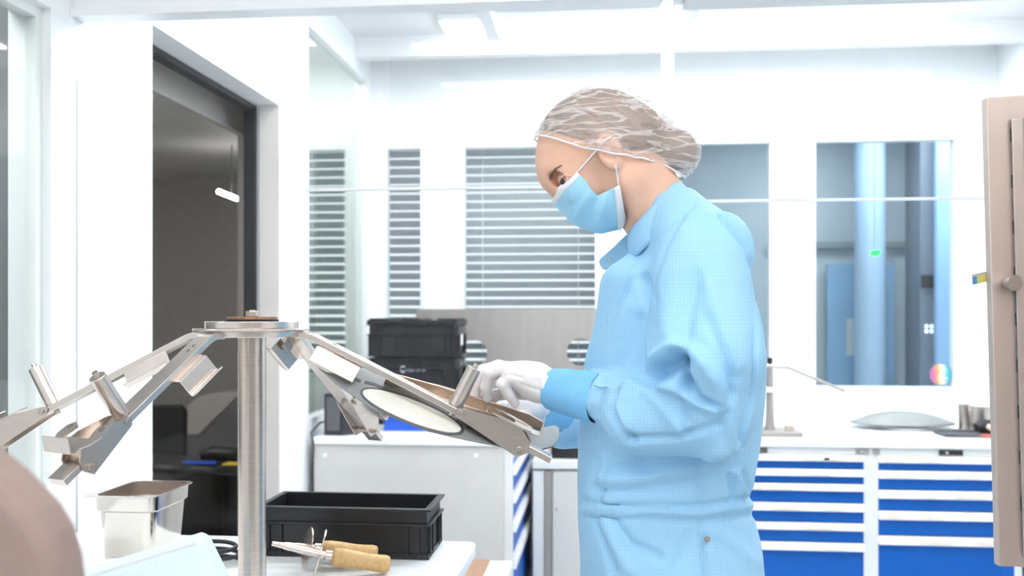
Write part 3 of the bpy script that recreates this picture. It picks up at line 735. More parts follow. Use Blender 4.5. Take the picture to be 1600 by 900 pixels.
# rear machine body stands outside the frame and carries the door
obj('machine_body', MB().prism([S(1700, 150, -.05), S(1900, 150, -.05), R(1900, 885, dS-.05).xy.to_3d(), R(1700, 885, dS-.05).xy.to_3d()], fw_*-.4), 'steel_door', t, bevel=.004)
outer = [S(1541, 152), S(1705, 141), S(1705, 890), S(1561, 885)]
obj('door_leaf', MB().prism(outer, fw_*.018), 'steel_door', t, bevel=.002)
inner = [S(1581, 184, -.006), S(1698, 176, -.006), S(1698, 872, -.006), S(1600, 868, -.006)]
obj('inner_panel', MB().prism(inner, fw_*.0055), 'steel_sheet', t, bevel=.003)
lip = MB().prism([S(1581, 186, -.009), S(1598, 184, -.009), S(1617, 868, -.009), S(1600, 870, -.009)], fw_*.003)
obj('inner_edge', lip, mat('steel_edge', (.66, .58, .54), .35, .8, noise=.05), t, bevel=.001)
for k in range(9):
    y0 = 192+k*72; x_ = 1580.5+(y0-184)*.0278
    obj('slot', MB().prism([S(x_-2.2, y0+9, -.002), S(x_-.2, y0+9, -.002), S(x_+.4, y0+30, -.002), S(x_-1.6, y0+30, -.002)], fw_*.0018), 'slot', t)
kc = S(1572, 443)
obj('knob', MB().tube([kc-fw_*.0005, kc-fw_*.012, kc-fw_*.028, kc-fw_*.030], [.008, .013, .0135, .012], 24), 'steel_dark', t, smooth='auto')
# the flag of coloured tape sticks out from behind the door edge
q0, q1 = S(1519, 429, .025), S(1560, 420, .025); q2, q3 = S(1560, 436, .025), S(1520, 445, .025)
fl = thing('tape_flag', 'rainbow striped tape tag sticking out behind the steel door edge', 'tag', S(1540, 445, .025), None)
obj('backing', MB().prism([q0, q1, q2, q3], fw_*.0012), mat('grey_tape', (.45, .45, .44), .6, noise=.05), fl)
cols = [(.10, .22, .50), (.50, .62, .15), (.90, .60, .15), (.18, .50, .15), (.75, .30, .35), (.6, .2, .3)]
for k, cl in enumerate(cols):
    f0, f1 = k/6, (k+1)/6; L_ = lambda a, b, f: a+(b-a)*f
    a0, a1 = L_(q0, q1, f0), L_(q0, q1, f1); b0, b1 = L_(q3, q2, f0), L_(q3, q2, f1)
    t0, t1 = L_(a0, b0, .24), L_(a1, b1, .24)
    obj('stripe', MB().prism([t0-fw_*.0006, t1-fw_*.0006, L_(a1, b1, .98)-fw_*.0006, L_(a0, b0, .98)-fw_*.0006], fw_*.0005), mat('stripe_%d' % k, cl, .6, noise=.03), fl)
# low bench with a brown folder under the table edge
t = thing('low_bench', 'low light bench on the floor in front of the grey cabinet', 'bench', (-.35, 3.35, 0))
zb_ = .50; p0, p1 = onZ(716, 905, zb_), onZ(790, 905, zb_)
obj('bench_top', B(p0.x-.4, p0.y-.35, zb_-.03, p1.x+.0, p0.y+.25, zb_), 'cab', t, bevel=.004)
for i in (0, 1):
    for j in (0, 1):
        x = (p0.x-.37, p1.x-.06)[i]; y = (p0.y-.32, p0.y+.19)[j]; obj('leg', B(x, y, 0, x+.03, y+.03, zb_-.03), 'steel', t)
p = onZ(728, 899, zb_)
t = thing('folder', 'brown covered folder lying beyond the right edge of the white table', 'folder', (p.x, p.y, zb_))
xa, xb = onZ(722, 897, zb_).x, onZ(760, 897, zb_).x
obj('pages', B(xa+.003, p.y-.10, zb_+.001, xb-.003, p.y+.12, zb_+.018), 'paper', t)
obj('cover', MB().box(xa, p.y-.103, zb_+.018, xb, p.y+.123, zb_+.024), 'brown', t)

# ---------------------------------------------------------------- white table in front
ZTAB = .90
pr = onZ(745, 846, ZTAB)
XT1 = pr.x; YT1 = pr.y
t = thing('work_table', 'white table top carrying the steel stand, crate and tools', 'table', (XT1-.6, 1.5, 0))
rows = [(-1.18, .95), (XT1, .95), (XT1, YT1), (-1.18, YT1)]
def rounded(x0, y0, x1, y1, r, n=6):
    P = []
    for cx, cy, a in ((x1-r, y1-r, 0), (x0+r, y1-r, 90), (x0+r, y0+r, 180), (x1-r, y0+r, 270)):
        for k in range(n+1):
            an = math.radians(a+90*k/n); P.append((cx+r*math.cos(an), cy+r*math.sin(an)))
    return P
pts = rounded(-1.18, .95, XT1, YT1, .02)
obj('table_top', MB().prism([(x, y, ZTAB-.028) for x, y in pts], (0, 0, .028)), 'white', t, bevel=.004)
for x in (-1.12, XT1-.08):
    for y in (1.02, YT1-.10):
        obj('leg', B(x, y, 0, x+.04, y+.04, ZTAB-.028), 'steel', t)
obj('apron', MB().box(-1.08, YT1-.09, ZTAB-.09, XT1-.08, YT1-.07, ZTAB-.028).box(-1.08, 1.03, ZTAB-.09, XT1-.08, 1.05, ZTAB-.028), 'cab', t)

# ---------------------------------------------------------------- steel stand with four arms
HD = 1.5
hub = R(394, 516, HD)
UX = W(1, 0, 0)-W(0, 0, 0); UD = W(0, 1, 0)-W(0, 0, 0); UZ = Vector((0, 0, 1))
def hz(py): return CAMZ-(py-HY)*HD/F
def ring(r, z0, z1, m, name, par, n=64, bev=.001):
    return obj(name, MB().tube([(hub.x, hub.y, z0), (hub.x, hub.y, z1)], r, n), m, par, smooth='auto', bevel=bev)
st = thing('arm_stand', 'steel column stand with four sloping arms on the white table', 'stand', (hub.x, hub.y, ZTAB))
obj('column', MB().tube([(hub.x, hub.y, ZTAB+.012), (hub.x, hub.y, hz(526))], .0212, 40), 'steel', st, smooth='auto')
ring(.075, ZTAB+.0005, ZTAB+.012, 'steel', 'base_flange', st)
ring(.078, hz(526), hz(516.5), 'steel_lite', 'hub_block', st)
ring(.089, hz(516.5), hz(513), 'steel_lite', 'hub_plate', st)
ring(.071, hz(513), hz(502), 'steel_lite', 'hub_disc', st)
ring(.0405, hz(502), hz(499), 'black_matte', 'gasket_ring', st)
ring(.0385, hz(499), hz(495), 'rust', 'washer', st, bev=.0005)
obj('nut', MB().tube([(hub.x, hub.y, hz(495)), (hub.x, hub.y, hz(486))], .0105, 6), 'steel_lite', st, bevel=.0008)
obj('stud', MB().tube([(hub.x, hub.y, hz(486)), (hub.x, hub.y, hz(484))], .005, 12), 'steel', st)

def arm(du, dd, zdrop, hook_side, hook_p, hook_l):
    # du, dd: horizontal reach to the arm tip in the (right, away) directions
    Rr = math.hypot(du, dd); e = (UX*du+UD*dd)/Rr; tg = UZ.cross(e)     # tg: left-hand side looking outward
    zr = hz(518.5); r0 = .072; r1 = .094
    root = Vector((hub.x, hub.y, zr)); bend = root+e*r1
    tip = Vector((hub.x, hub.y, CAMZ-zdrop))+e*Rr
    s = (tip-bend); L = s.length; s = s/L; n = s.cross(tg); n = n if n.z > 0 else -n
    P = lambda p, q, r: bend+s*(p*L)+tg*q+n*r
    hw, th = .0155, .010
    a = MB(); path = [root+e*r0, root+e*(r1-.006), bend+s*.008-UZ*.0005]+[bend+s*(L*f) for f in (.3, .6, 1.0)]
    rows = []
    for i, c in enumerate(path):
        up = UZ if i < 2 else (UZ+n).normalized() if i == 2 else n
        rows.append([c+tg*hw, c-tg*hw, c-tg*hw-up*th, c+tg*hw-up*th])
    a.grid(rows, True); a.add(rows[0], [(0,1,2,3)]); a.add(rows[-1], [(3,2,1,0)])
    A = obj('arm', a, 'steel_lite', st, bevel=.0012)
    # post with a small bolt on top, bolt underneath
    pp = .60
    po = obj('post', MB().tube([P(pp, 0, .0002), P(pp, 0, .066)], .0112, 28), 'steel_lite', A, smooth='auto', bevel=.0008)
    obj('post_bolt', MB().tube([P(pp, 0, .066), P(pp, 0, .073)], .0042, 8), 'steel', A)
    obj('post_nut', MB().tube([P(pp, 0, -th), P(pp, 0, -th-.006)], .0045, 8), 'steel_dark', A)
    for k in (.10, .14):
        obj('rivet', MB().tube([P(k, 0, 0), P(k, 0, .0006)], .0028, 10), 'steel_dark', A)
    # two cheek plates by the tip
    for sd in (1, -1):
        q = sd*(hw+.0008)
        pol = [(.615, .002), (.64, .005), (.77, .017), (.85, .020), (.905, .004), (.915, -.010), (.885, -.024), (.62, -.0115), (.605, -.004)]
        ch = obj('cheek_plate', MB().prism([P(p, q, r) for p, r in pol], tg*(sd*.0022)), 'steel', A)
        for (p, r, rad) in ((.63, -.003, .0046), (.88, -.012, .005)):
            obj('screw', MB().tube([P(p, q+sd*.002, r), P(p, q+sd*.0055, r)], rad, 14), 'steel_dark', ch, bevel=.0008)
    obj('pivot_pin', MB().tube([P(.88, -hw-.012, -.012), P(.88, hw+.012, -.012)], .0032, 12), 'steel_dark', A)
    # folded end bracket: tray over the cheeks, upright outer lip, two ears with a hole
    w = .025; h0 = UZ-s*s.dot(UZ)
    eb = MB().sheet([P(.82, -w, .0205), P(.90, -w, .0205), P(.915, -w, .0215), P(.925, -w, .0240)]+[P(.925, -w, .0240)+UZ*.020+e*.004], tg*(2*w), .0022)
    br = obj('end_bracket', eb, 'steel_lite', A, bevel=.0012)
    for sd in (1, -1):
        c = [P(.89, sd*w, .0205), P(.86, sd*(w+.012), .0205), P(.81, sd*(w+.018), .0205), P(.76, sd*(w+.016), .0205), P(.735, sd*(w+.006), .0205), P(.76, sd*(w-.006), .0205), P(.82, sd*(w-.002), .0205)]
        ear = obj('ear', MB().prism(c, n*.0018), 'steel_lite', br)
        obj('ear_hole', MB().tube([P(.77, sd*(w+.006), .0224), P(.77, sd*(w+.006), .0229)], .0044, 16), 'steel_dark', br)
    # folded hook bracket near the hub
    sd = hook_side; q0 = sd*(hw+.001); p0 = hook_p; ll = hook_l
    prof = [(q0-sd*.006, -.0105), (q0+sd*.010, -.0115), (q0+sd*.016, -.034), (q0+sd*.020, -.037), (q0+sd*.032, -.031)]
    hk = MB().sheet([P(p0, q, r) for q, r in prof], s*ll, .0020)
    obj('hook_bracket', hk, 'steel_lite', A, bevel=.0006)
    lug = MB().sheet([P(p0+.02, q0, -.0105), P(p0+.02, q0+sd*.003, -.022), P(p0+.02, q0-sd*.008, -.026)], s*.018, .0018)
    obj('bracket_lug', lug, 'steel_dark', A)
    return P, s, n, tg, L
armA = arm(-.47, .03, .222, 1, .10, .075)
armB = arm(-.165, -.30, .207, 1, .13, .060)
armC = arm(.468, -.025, .219, -1, .055, .075)
armD = arm(.157, .272, .226, 1, .02, .055)

# ---------------------------------------------------------------- big grey dish held by the right-hand arms
p1, p2, p3 = R(480, 563, 1.475), R(840, 695, 1.525), R(650, 664, 1.425)
dn = (p2-p1).cross(p3-p1).normalized()
if dn.z < 0: dn = -dn
DP = lambda x, y: onP(x, y, p1, dn)
near = [(492, 562), (498, 573), (525, 598), (558, 621), (585, 638), (620, 653), (670, 672), (710, 682), (748, 690), (807, 701), (845, 702), (866, 697), (874, 684), (874, 668)]
far = [(866, 664), (845, 668), (820, 661), (780, 649), (732, 634), (680, 618), (632, 601), (600, 587), (550, 566), (510, 552), (498, 554)]
outl = [DP(*q) for q in near+far]
ds = thing('coating_dish', 'large grey segment dish with pale round inserts under the right arm', 'dish', DP(680, 640))
obj('plate', MB().prism([p-dn*.003 for p in outl], dn*.003), 'dish', ds, bevel=.0008)
def ell_px(cx, cy, a, b, ang, n=48):
    ca, sa = math.cos(math.radians(ang)), math.sin(math.radians(ang))
    return [DP(cx+a*math.cos(t)*ca-b*math.sin(t)*sa, cy+a*math.cos(t)*sa+b*math.sin(t)*ca) for t in [2*math.pi*k/n for k in range(n)]]
def insert(cx, cy, a, b, ang):
    seat = obj('seat_ring', MB().prism([p+dn*.0001 for p in ell_px(cx+1, cy, a*1.06, b*1.28, ang)], dn*.0004), 'slot', ds)
    obj('pale_insert', MB().prism([p+dn*.0005 for p in ell_px(cx, cy, a, b, ang)], dn*.0012), 'cream', ds, label='pale cream round insert')
insert(643, 643, 82, 16.5, 21.5)
insert(716, 630, 74, 14, 21.5)
for pts in ([(570, 595), (584, 598), (598, 604), (608, 610)], [(611, 612), (624, 614), (638, 620), (648, 626)], [(655, 630), (672, 634), (692, 642), (704, 648)],
            [(730, 664), (745, 667), (758, 673), (767, 679)], [(769, 682), (780, 685), (791, 690), (800, 697)], [(520, 575), (535, 580), (552, 588), (564, 594)]):
    up = [DP(x, y)+dn*.0001 for x, y in pts]; lo = [DP(x-1, y+4.2)+dn*.0001 for x, y in pts[::-1]]
    obj('slot', MB().prism(up+lo, dn*.0005), 'slot', ds)
# bronze rim along the far edge
rm = [(600, 598), (632, 606), (680, 619), (732, 635), (780, 650), (820, 662), (845, 670)]
bot = [DP(x, y+1) for x, y in rm]
rows = []
for i, p in enumerate(bot):
    q = i/(len(bot)-1); hgt = .020*(1 if q < .85 else 1-(q-.85)*2)
    back = UD*.012
    rows.append([p+dn*.0005, p+dn*(hgt), p+dn*hgt+back, p+dn*.0005+back])
mb = MB().grid(rows, True); mb.add(rows[0], [(0,1,2,3)]); mb.add(rows[-1], [(3,2,1,0)])
obj('rim', mb, 'bronze', ds, bevel=.0015, label='bronze coloured raised rim')
for x, y in ((758, 642), (700, 624)):
    p = DP(x, y+6); obj('rim_pin', MB().tube([p+dn*.0005, p+dn*.014], .0022, 8), 'steel_lite', ds)

# ---------------------------------------------------------------- black crate on the table
yk = onZ(560, 872, ZTAB).y
xa, xb = onY(408, 872, yk).x, onY(667, 872, yk).x; zt = ZatY(560, 793, yk)
t = thing('storage_crate', 'open black plastic crate on the white table', 'crate', ((xa+xb)/2, yk+.075, ZTAB))
open_box(t, xa, yk, ZTAB+.001, xb, min(yk+.165, YT1-.01), zt, 'black', wall=.004, rim=.009)
# ---------------------------------------------------------------- two wooden-handled tools
def tool(tip, fer, end, dd, guard_c, gr, lab):
    a, f, e = tip, fer, end
    t = thing('guarded_tool', lab, 'hand tool', Vector((e.x, e.y, ZTAB)), 'wooden handled tools on the white table')
    ax = (f-a).normalized(); L = (f-a).length; ax2 = (e-f).normalized(); H = (e-f).length
    obj('rod', MB().tube([a, a+ax*L*.22, a+ax*L*.22, a+ax*L*.5, a+ax*L*.5, a+ax*L*.8, f], [.0042, .0046, .0058, .0060, .0068, .0070, .0072], 16), 'steel_lite', t, smooth='auto')
    g = guard_c; obj('guard_disc', MB().tube([g-ax*.0012, g+ax*.0012], gr, 48), 'steel', t, smooth='auto')
    obj('ferrule', MB().tube([f, f+ax2*H*.13], [.0105, .0112], 20), 'steel', t, smooth='auto')
    prof = [(.10, .0115), (.13, .0155), (.25, .0175), (.45, .0165), (.65, .0150), (.80, .0155), (.92, .0165), (.975, .0150), (1.0, .0105)]
    h = obj('handle', MB().tube([f+ax2*(H*q) for q, r in prof], [r for q, r in prof], 24), 'wood', t, smooth='auto')
    return t
d1 = 1.745
f_ = R(508, 868, d1); a_ = R(425, 849, d1-.014); e_ = R(609, 889, d1+.026)
e_.z = max(e_.z, ZTAB+.0165)
g_ = f_+(a_-f_).normalized()*.010
tool(a_, f_, e_, 0, g_, .0455, 'front wooden-handled tool with a round steel guard')
d2 = 1.808
f_ = R(492, 857, d2); a_ = R(432, 850, d2-.026); e_ = R(590, 866, d2+.014)
e_.z = max(e_.z, ZTAB+.0165)
g_ = f_+(a_-f_).normalized()*.014
tool(a_, f_, e_, 0, g_, .0385, 'rear wooden-handled tool with a round steel guard, against the crate')
# ---------------------------------------------------------------- steel food pan
yk = onZ(200, 874, ZTAB).y
x0, x1 = onY(150, 800, yk).x, onY(238, 800, yk).x; zt = ZatY(190, 776, yk); X0, X1 = onY(132, 776, yk).x, onY(247, 776, yk).x
dp = .16
t = thing('steel_pan', 'deep rectangular stainless steel pan on the white table by the wall', 'pan', ((x0+x1)/2, yk+dp/2, ZTAB))
def rr(x0, y0, x1, y1, r, z): return [(x, y, z) for x, y in rounded(x0, y0, x1, y1, r, 5)]
rows = [rr(x0+.006, yk+.008, x1-.006, yk+dp-.008, .02, ZTAB+.001), rr(x0, yk, x1, yk+dp, .022, zt-.032), rr(x0-.005, yk-.005, x1+.005, yk+dp+.005, .022, zt-.028),
        rr(x0-.006, yk-.006, x1+.006, yk+dp+.006, .022, zt-.002), rr(X0, yk-.014, X1, yk+dp+.012, .02, zt), rr(X0, yk-.014, X1, yk+dp+.012, .02, zt+.002),
        rr(x0-.004, yk-.004, x1+.004, yk+dp+.004, .022, zt+.0015), rr(x0-.003, yk-.003, x1+.003, yk+dp+.003, .022, zt-.027), rr(x0+.002, yk+.002, x1-.002, yk+dp-.002, .022, zt-.032), rr(x0+.008, yk+.010, x1-.008, yk+dp-.010, .02, ZTAB+.004)]
n = len(rows[0]); mb = MB().grid(rows[:5], True); mb.add(rows[0], [tuple(range(n))]); obj('outer_wall', mb, 'steel_pan', t, smooth='auto')
mb = MB().grid(rows[6:], True); mb.add(rows[-1], [tuple(range(n))]); obj('inner_wall', mb, 'steel', t, smooth='auto')
mb = MB().grid([rows[4], rows[5], rows[6]], True); obj('rim', mb, 'steel_lite', t, smooth='auto')
# ---------------------------------------------------------------- pale blue pack of wipes
dw = 1.33
fr = [R(128, 886, dw), R(322, 827, dw), R(330, 829, dw), R(362, 905, dw)]
b0 = R(346, 905, dw); z0 = ZTAB+.001
k = (b0.z-z0)/(R(316, 842, dw).z-b0.z)
foot_r = b0+(b0-R(316, 842, dw))*k*.35; foot_r.z = z0
foot_l = R(100, 886, dw); foot_l.z = z0
mb = MB().prism([R(92, 906, dw), R(304, 839, dw), R(316, 842, dw), R(346, 905, dw), foot_r, foot_l], UD*.04)
t = thing('wipe_pack', 'pale blue pack of cleanroom wipes leaning in front of the steel pan', 'pack', Vector(((foot_l.x+foot_r.x)/2, foot_l.y+.05, ZTAB)))
obj('pack', mb, 'wipe', t, bevel=.012, seg=4)
q = [R(100, 911, dw-.001), R(306, 847, dw-.001), R(307, 849, dw-.001), R(100, 914, dw-.001)]
obj('fold_edge', MB().prism([p for p in q], UD*.0008), 'text', t)
# ---------------------------------------------------------------- black cable behind the column
p = onZ(362, 882, ZTAB)
t = props(obj('cable', MB().tube([(p.x-.03+.05*math.cos(a)*(1-.02*a), p.y+.03*math.sin(a), ZTAB+.005+.0022*a) for a in [i*.35 for i in range(45)]], .0042, 8), 'black', None, smooth=True),
          'small coil of black cable on the table left of the steel column', 'cable')
# ---------------------------------------------------------------- blurred taupe chair back in the near left corner
dc = .62
out = [(-60, 632), (6, 686), (62, 732), (107, 780), (128, 815), (140, 855), (146, 900), (149, 960), (-60, 960)]
t = thing('padded_chair', 'blurred taupe padded chair back in the near left corner', 'chair', R(30, 900, dc+.03).xy.to_3d())
obj('backrest', MB().prism([R(x, y, dc) for x, y in out], UD*-.05), 'chair', t, bevel=.014, seg=4)
c = R(20, 940, dc+.02)
obj('back_post', MB().tube([c, (c.x, c.y, .42)], .015), 'darkgrey', t)
obj('seat', MB().obox((c.x, c.y-.22, .45), UX, UD, UZ, .2, .2, .03), 'chair', t, bevel=.02)
obj('pillar', MB().tube([(c.x, c.y-.22, .05), (c.x, c.y-.22, .42)], .025), 'darkgrey', t)
for k in range(5):
    an = k*2*math.pi/5; obj('base_leg', MB().tube([(c.x, c.y-.22, .08), (c.x+.25*math.cos(an), c.y-.22+.25*math.sin(an), .03)], [.02, .03]), 'darkgrey', t)

# ---------------------------------------------------------------- the worker: smooth solids sampled on a grid
DP0 = 1.55
def q3(px, py, w=0.0):
    d = DP0+w
    return np.array([(px-HX)/F*d, d, CAMZ-(py-HY)/F*d])
PX = DP0/F                                     # metres per pixel at the body's middle
class Field:
    def __init__(s, lo, hi, res):
        s.lo = np.array(lo, float); s.res = res
        n = np.ceil((np.array(hi)-s.lo)/res).astype(int)+1
        ax = [s.lo[i]+res*np.arange(n[i]) for i in range(3)]
        s.X, s.Y, s.Z = [a.astype(np.float32) for a in np.meshgrid(*ax, indexing='ij', sparse=True)]
        s.shape = tuple(n)
    def cap(s, a, b, ra, rb=None, sq=1.0):     # tapering rod; sq squeezes it along the viewing depth
        rb = ra if rb is None else rb
        a = np.array(a); b = np.array(b); v = b-a; L2 = float(v@v)
        dx, dy, dz = s.X-a[0], s.Y-a[1], s.Z-a[2]
        t = np.clip((dx*v[0]+dy*v[1]+dz*v[2])/L2, 0, 1)
        e = np.sqrt((dx-t*v[0])**2+((dy-t*v[1])*sq)**2+(dz-t*v[2])**2)
        return e-(ra+(rb-ra)*t)
    def ell(s, c, r, rot=0.0):                 # ellipsoid, turned by rot in the picture plane
        dx, dy, dz = s.X-c[0], s.Y-c[1], s.Z-c[2]
        ca, sa = math.cos(rot), math.sin(rot)
        u = dx*ca+dz*sa; v = -dx*sa+dz*ca
        k0 = np.sqrt((u/r[0])**2+(dy/r[1])**2+(v/r[2])**2); k1 = np.sqrt((u/r[0]**2)**2+(dy/r[1]**2)**2+(v/r[2]**2)**2)
        return k0*(k0-1)/np.maximum(k1, 1e-6)
def smin(a, b, k):
    h = np.clip(.5+.5*(b-a)/k, 0, 1); return b+(a-b)*h-k*h*(1-h)
def smax(a, b, k): return -smin(-a, -b, k)
def surface(f, fld):                           # surface nets -> vertices, quads
    f = f.astype(np.float32)+1e-7; nx, ny, nz = f.shape
    ins = f < 0
    cnt = np.zeros((nx-1, ny-1, nz-1), np.int8)
    for i in (0,1):
        for j in (0,1):
            for k in (0,1): cnt += ins[i:nx-1+i, j:ny-1+j, k:nz-1+k]
    act = (cnt > 0) & (cnt < 8)
    I = np.argwhere(act); idx = -np.ones(act.shape, np.int32); idx[act] = np.arange(len(I))
    acc = np.zeros((len(I), 3)); num = np.zeros(len(I))
    cor = [(a,b,c) for a in (0,1) for b in (0,1) for c in (0,1)]
    for p in cor:
        for ax in range(3):
            if p[ax]: continue
            r = list(p); r[ax] = 1
            fa = f[I[:,0]+p[0], I[:,1]+p[1], I[:,2]+p[2]]; fb = f[I[:,0]+r[0], I[:,1]+r[1], I[:,2]+r[2]]
            m = (fa < 0) != (fb < 0); t = np.where(m, fa/(fa-fb+1e-20), 0)
            pt = np.array(p, float)[None].repeat(len(I), 0); pt[:, ax] += t
            acc += pt*m[:, None]; num += m
    V = (I+acc/num[:, None])*fld.res+fld.lo
    Q = []
    for ax in range(3):
        sl0 = [slice(1, n-1) for n in f.shape]; sl1 = list(sl0)
        sl0[ax] = slice(0, f.shape[ax]-1); sl1[ax] = slice(1, f.shape[ax])
        a, b = ins[tuple(sl0)], ins[tuple(sl1)]
        off = [1, 1, 1]; off[ax] = 0
        for flip in (False, True):
            E = np.argwhere((~a & b) if flip else (a & ~b))+np.array(off)
            o1, o2 = (ax+1) % 3, (ax+2) % 3
            def cell(d1, d2):
                c = E.copy(); c[:, o1] -= d1; c[:, o2] -= d2; return idx[c[:,0], c[:,1], c[:,2]]
            q = np.stack([cell(1,1), cell(0,1), cell(0,0), cell(1,0)], 1)
            Q.append(q[:, ::-1] if flip else q)
    Q = np.concatenate(Q)
    return V, Q[(Q >= 0).all(1)]
def relax(V, Q, it=2, lam=.5):
    e = np.concatenate([Q[:, [0,1]], Q[:, [1,2]], Q[:, [2,3]], Q[:, [3,0]]])
    for _ in range(it):
        s = np.zeros_like(V); c = np.zeros(len(V))
        for a, b in ((0,1),(1,0)):
            for k in range(3): s[:, k] += np.bincount(e[:, a], V[e[:, b], k], len(V))
            c += np.bincount(e[:, a], minlength=len(V))
        V = V+(s/np.maximum(c, 1)[:, None]-V)*lam
    return V
def normals(V, Q):
    n = np.cross(V[Q[:,2]]-V[Q[:,0]], V[Q[:,3]]-V[Q[:,1]]); N = np.zeros_like(V)
    for c in range(4):
        for k in range(3): N[:, k] += np.bincount(Q[:, c], n[:, k], len(V))
    return N/np.maximum(np.linalg.norm(N, axis=1), 1e-12)[:, None]
ROT = np.array([[CT, -ST, 0], [ST, CT, 0], [0, 0, 1]])
def np_obj(name, V, Q, m, parent, mats=None, fmat=None):
    org = np.array(org_of(parent)); P = V@ROT.T-org
    me = bpy.data.meshes.new(name); me.from_pydata(P.tolist(), [], Q.tolist()); me.update(); me.shade_smooth()
    return link_mesh(name, me, m if not isinstance(m, str) else M[m], parent, Vector(org))
def proj(V): return HX+F*V[:,0]/V[:,1], HY-F*(V[:,2]-CAMZ)/V[:,1]
def seg_dist(x, y, pts):
    best = np.full(x.shape, 1e9)
    for (x0, y0), (x1, y1) in zip(pts[:-1], pts[1:]):
        vx, vy = x1-x0, y1-y0; t = np.clip(((x-x0)*vx+(y-y0)*vy)/(vx*vx+vy*vy+1e-9), 0, 1)
        best = np.minimum(best, np.hypot(x-x0-t*vx, y-y0-t*vy))
    return best
def folds(V, Q, lst, scale=1.0):
    N = normals(V, Q); x, y = proj(V); h = np.zeros(len(V)); face = np.clip(-N[:, 1]*2, 0, 1)
    for pts, wd, amp in lst: h += amp*.001*scale*np.exp(-(seg_dist(x, y, pts)/wd)**2)
    return V+N*(h*face)[:, None]

# materials of the figure
def skin_mat():
    m = mat('skin', (.82, .50, .36), .48, noise=.05, nscale=30, sss=.08); return m
M['skin'] = skin_mat()
M['hair'] = mat('hair_brown', (.30, .20, .14), .5, noise=.35, nscale=60, stretch=(1, 1, 6))
M['mask'] = mat('mask_blue', (.38, .70, .90), .75, noise=.03, nscale=90, bump=.15)
M['mask_white'] = mat('mask_white', (.88, .89, .92), .7, noise=.02)
M['glove'] = mat('glove_white', (.90, .86, .86), .5, noise=.02, nscale=60, bump=.1)
M['cuff'] = mat('cuff_blue', (.22, .56, .90), .85, noise=.05, nscale=60)
M['eye_white'] = mat('eye_white', (.80, .78, .77), .25, noise=.02)
M['iris'] = mat('eye_iris', (.06, .08, .10), .2, noise=.2)
M['brow'] = mat('eyebrow', (.22, .12, .08), .8, noise=.3, nscale=200)
M['lash'] = mat('eyelash', (.05, .03, .03), .7, noise=.2)
def gown_mat(name, col, dark):
    m = bpy.data.materials.new(name); m.use_nodes = True; N, L = nodes_of(m); b = N['Principled BSDF']
    b.inputs['Roughness'].default_value = .62; b.inputs['Specular IOR Level'].default_value = .3
    tc = N.new('ShaderNodeTexCoord'); sp = N.new('ShaderNodeSeparateXYZ'); L.new(tc.outputs['Object'], sp.inputs[0])
    out = []
    for ax in ('X', 'Z'):
        w = N.new('ShaderNodeMath'); w.operation = 'MULTIPLY'; w.inputs[1].default_value = 2*math.pi/.0050; L.new(sp.outputs[ax], w.inputs[0])
        s_ = N.new('ShaderNodeMath'); s_.operation = 'SINE'; L.new(w.outputs[0], s_.inputs[0])
        g = N.new('ShaderNodeMath'); g.operation = 'GREATER_THAN'; g.inputs[1].default_value = .72; L.new(s_.outputs[0], g.inputs[0]); out.append(g)
    mx = N.new('ShaderNodeMath'); mx.operation = 'MAXIMUM'; L.new(out[0].outputs[0], mx.inputs[0]); L.new(out[1].outputs[0], mx.inputs[1])
    sc2 = N.new('ShaderNodeMath'); sc2.operation = 'MULTIPLY'; sc2.inputs[1].default_value = .30; L.new(mx.outputs[0], sc2.inputs[0])
    mc = N.new('ShaderNodeMix'); mc.data_type = 'RGBA'; mc.inputs['A'].default_value = (*col, 1); mc.inputs['B'].default_value = (*dark, 1)
    L.new(sc2.outputs[0], mc.inputs['Factor']); L.new(mc.outputs['Result'], b.inputs['Base Color'])
    nz = N.new('ShaderNodeTexNoise'); nz.inputs['Scale'].default_value = 26; nz.inputs['Detail'].default_value = 3
    L.new(tc.outputs['Object'], nz.inputs['Vector'])
    bp = N.new('ShaderNodeBump'); bp.inputs['Strength'].default_value = .35; bp.inputs['Distance'].default_value = .012
    L.new(nz.outputs['Fac'], bp.inputs['Height']); L.new(bp.outputs['Normal'], b.inputs['Normal'])
    return m
M['gown'] = gown_mat('gown_blue', (.37, .655, .90), (.24, .53, .84))
M['gown_shade'] = gown_mat('gown_shaded', (.32, .58, .80), (.22, .46, .70))  # gown blue darkened: shade on the collar flap put into the colour
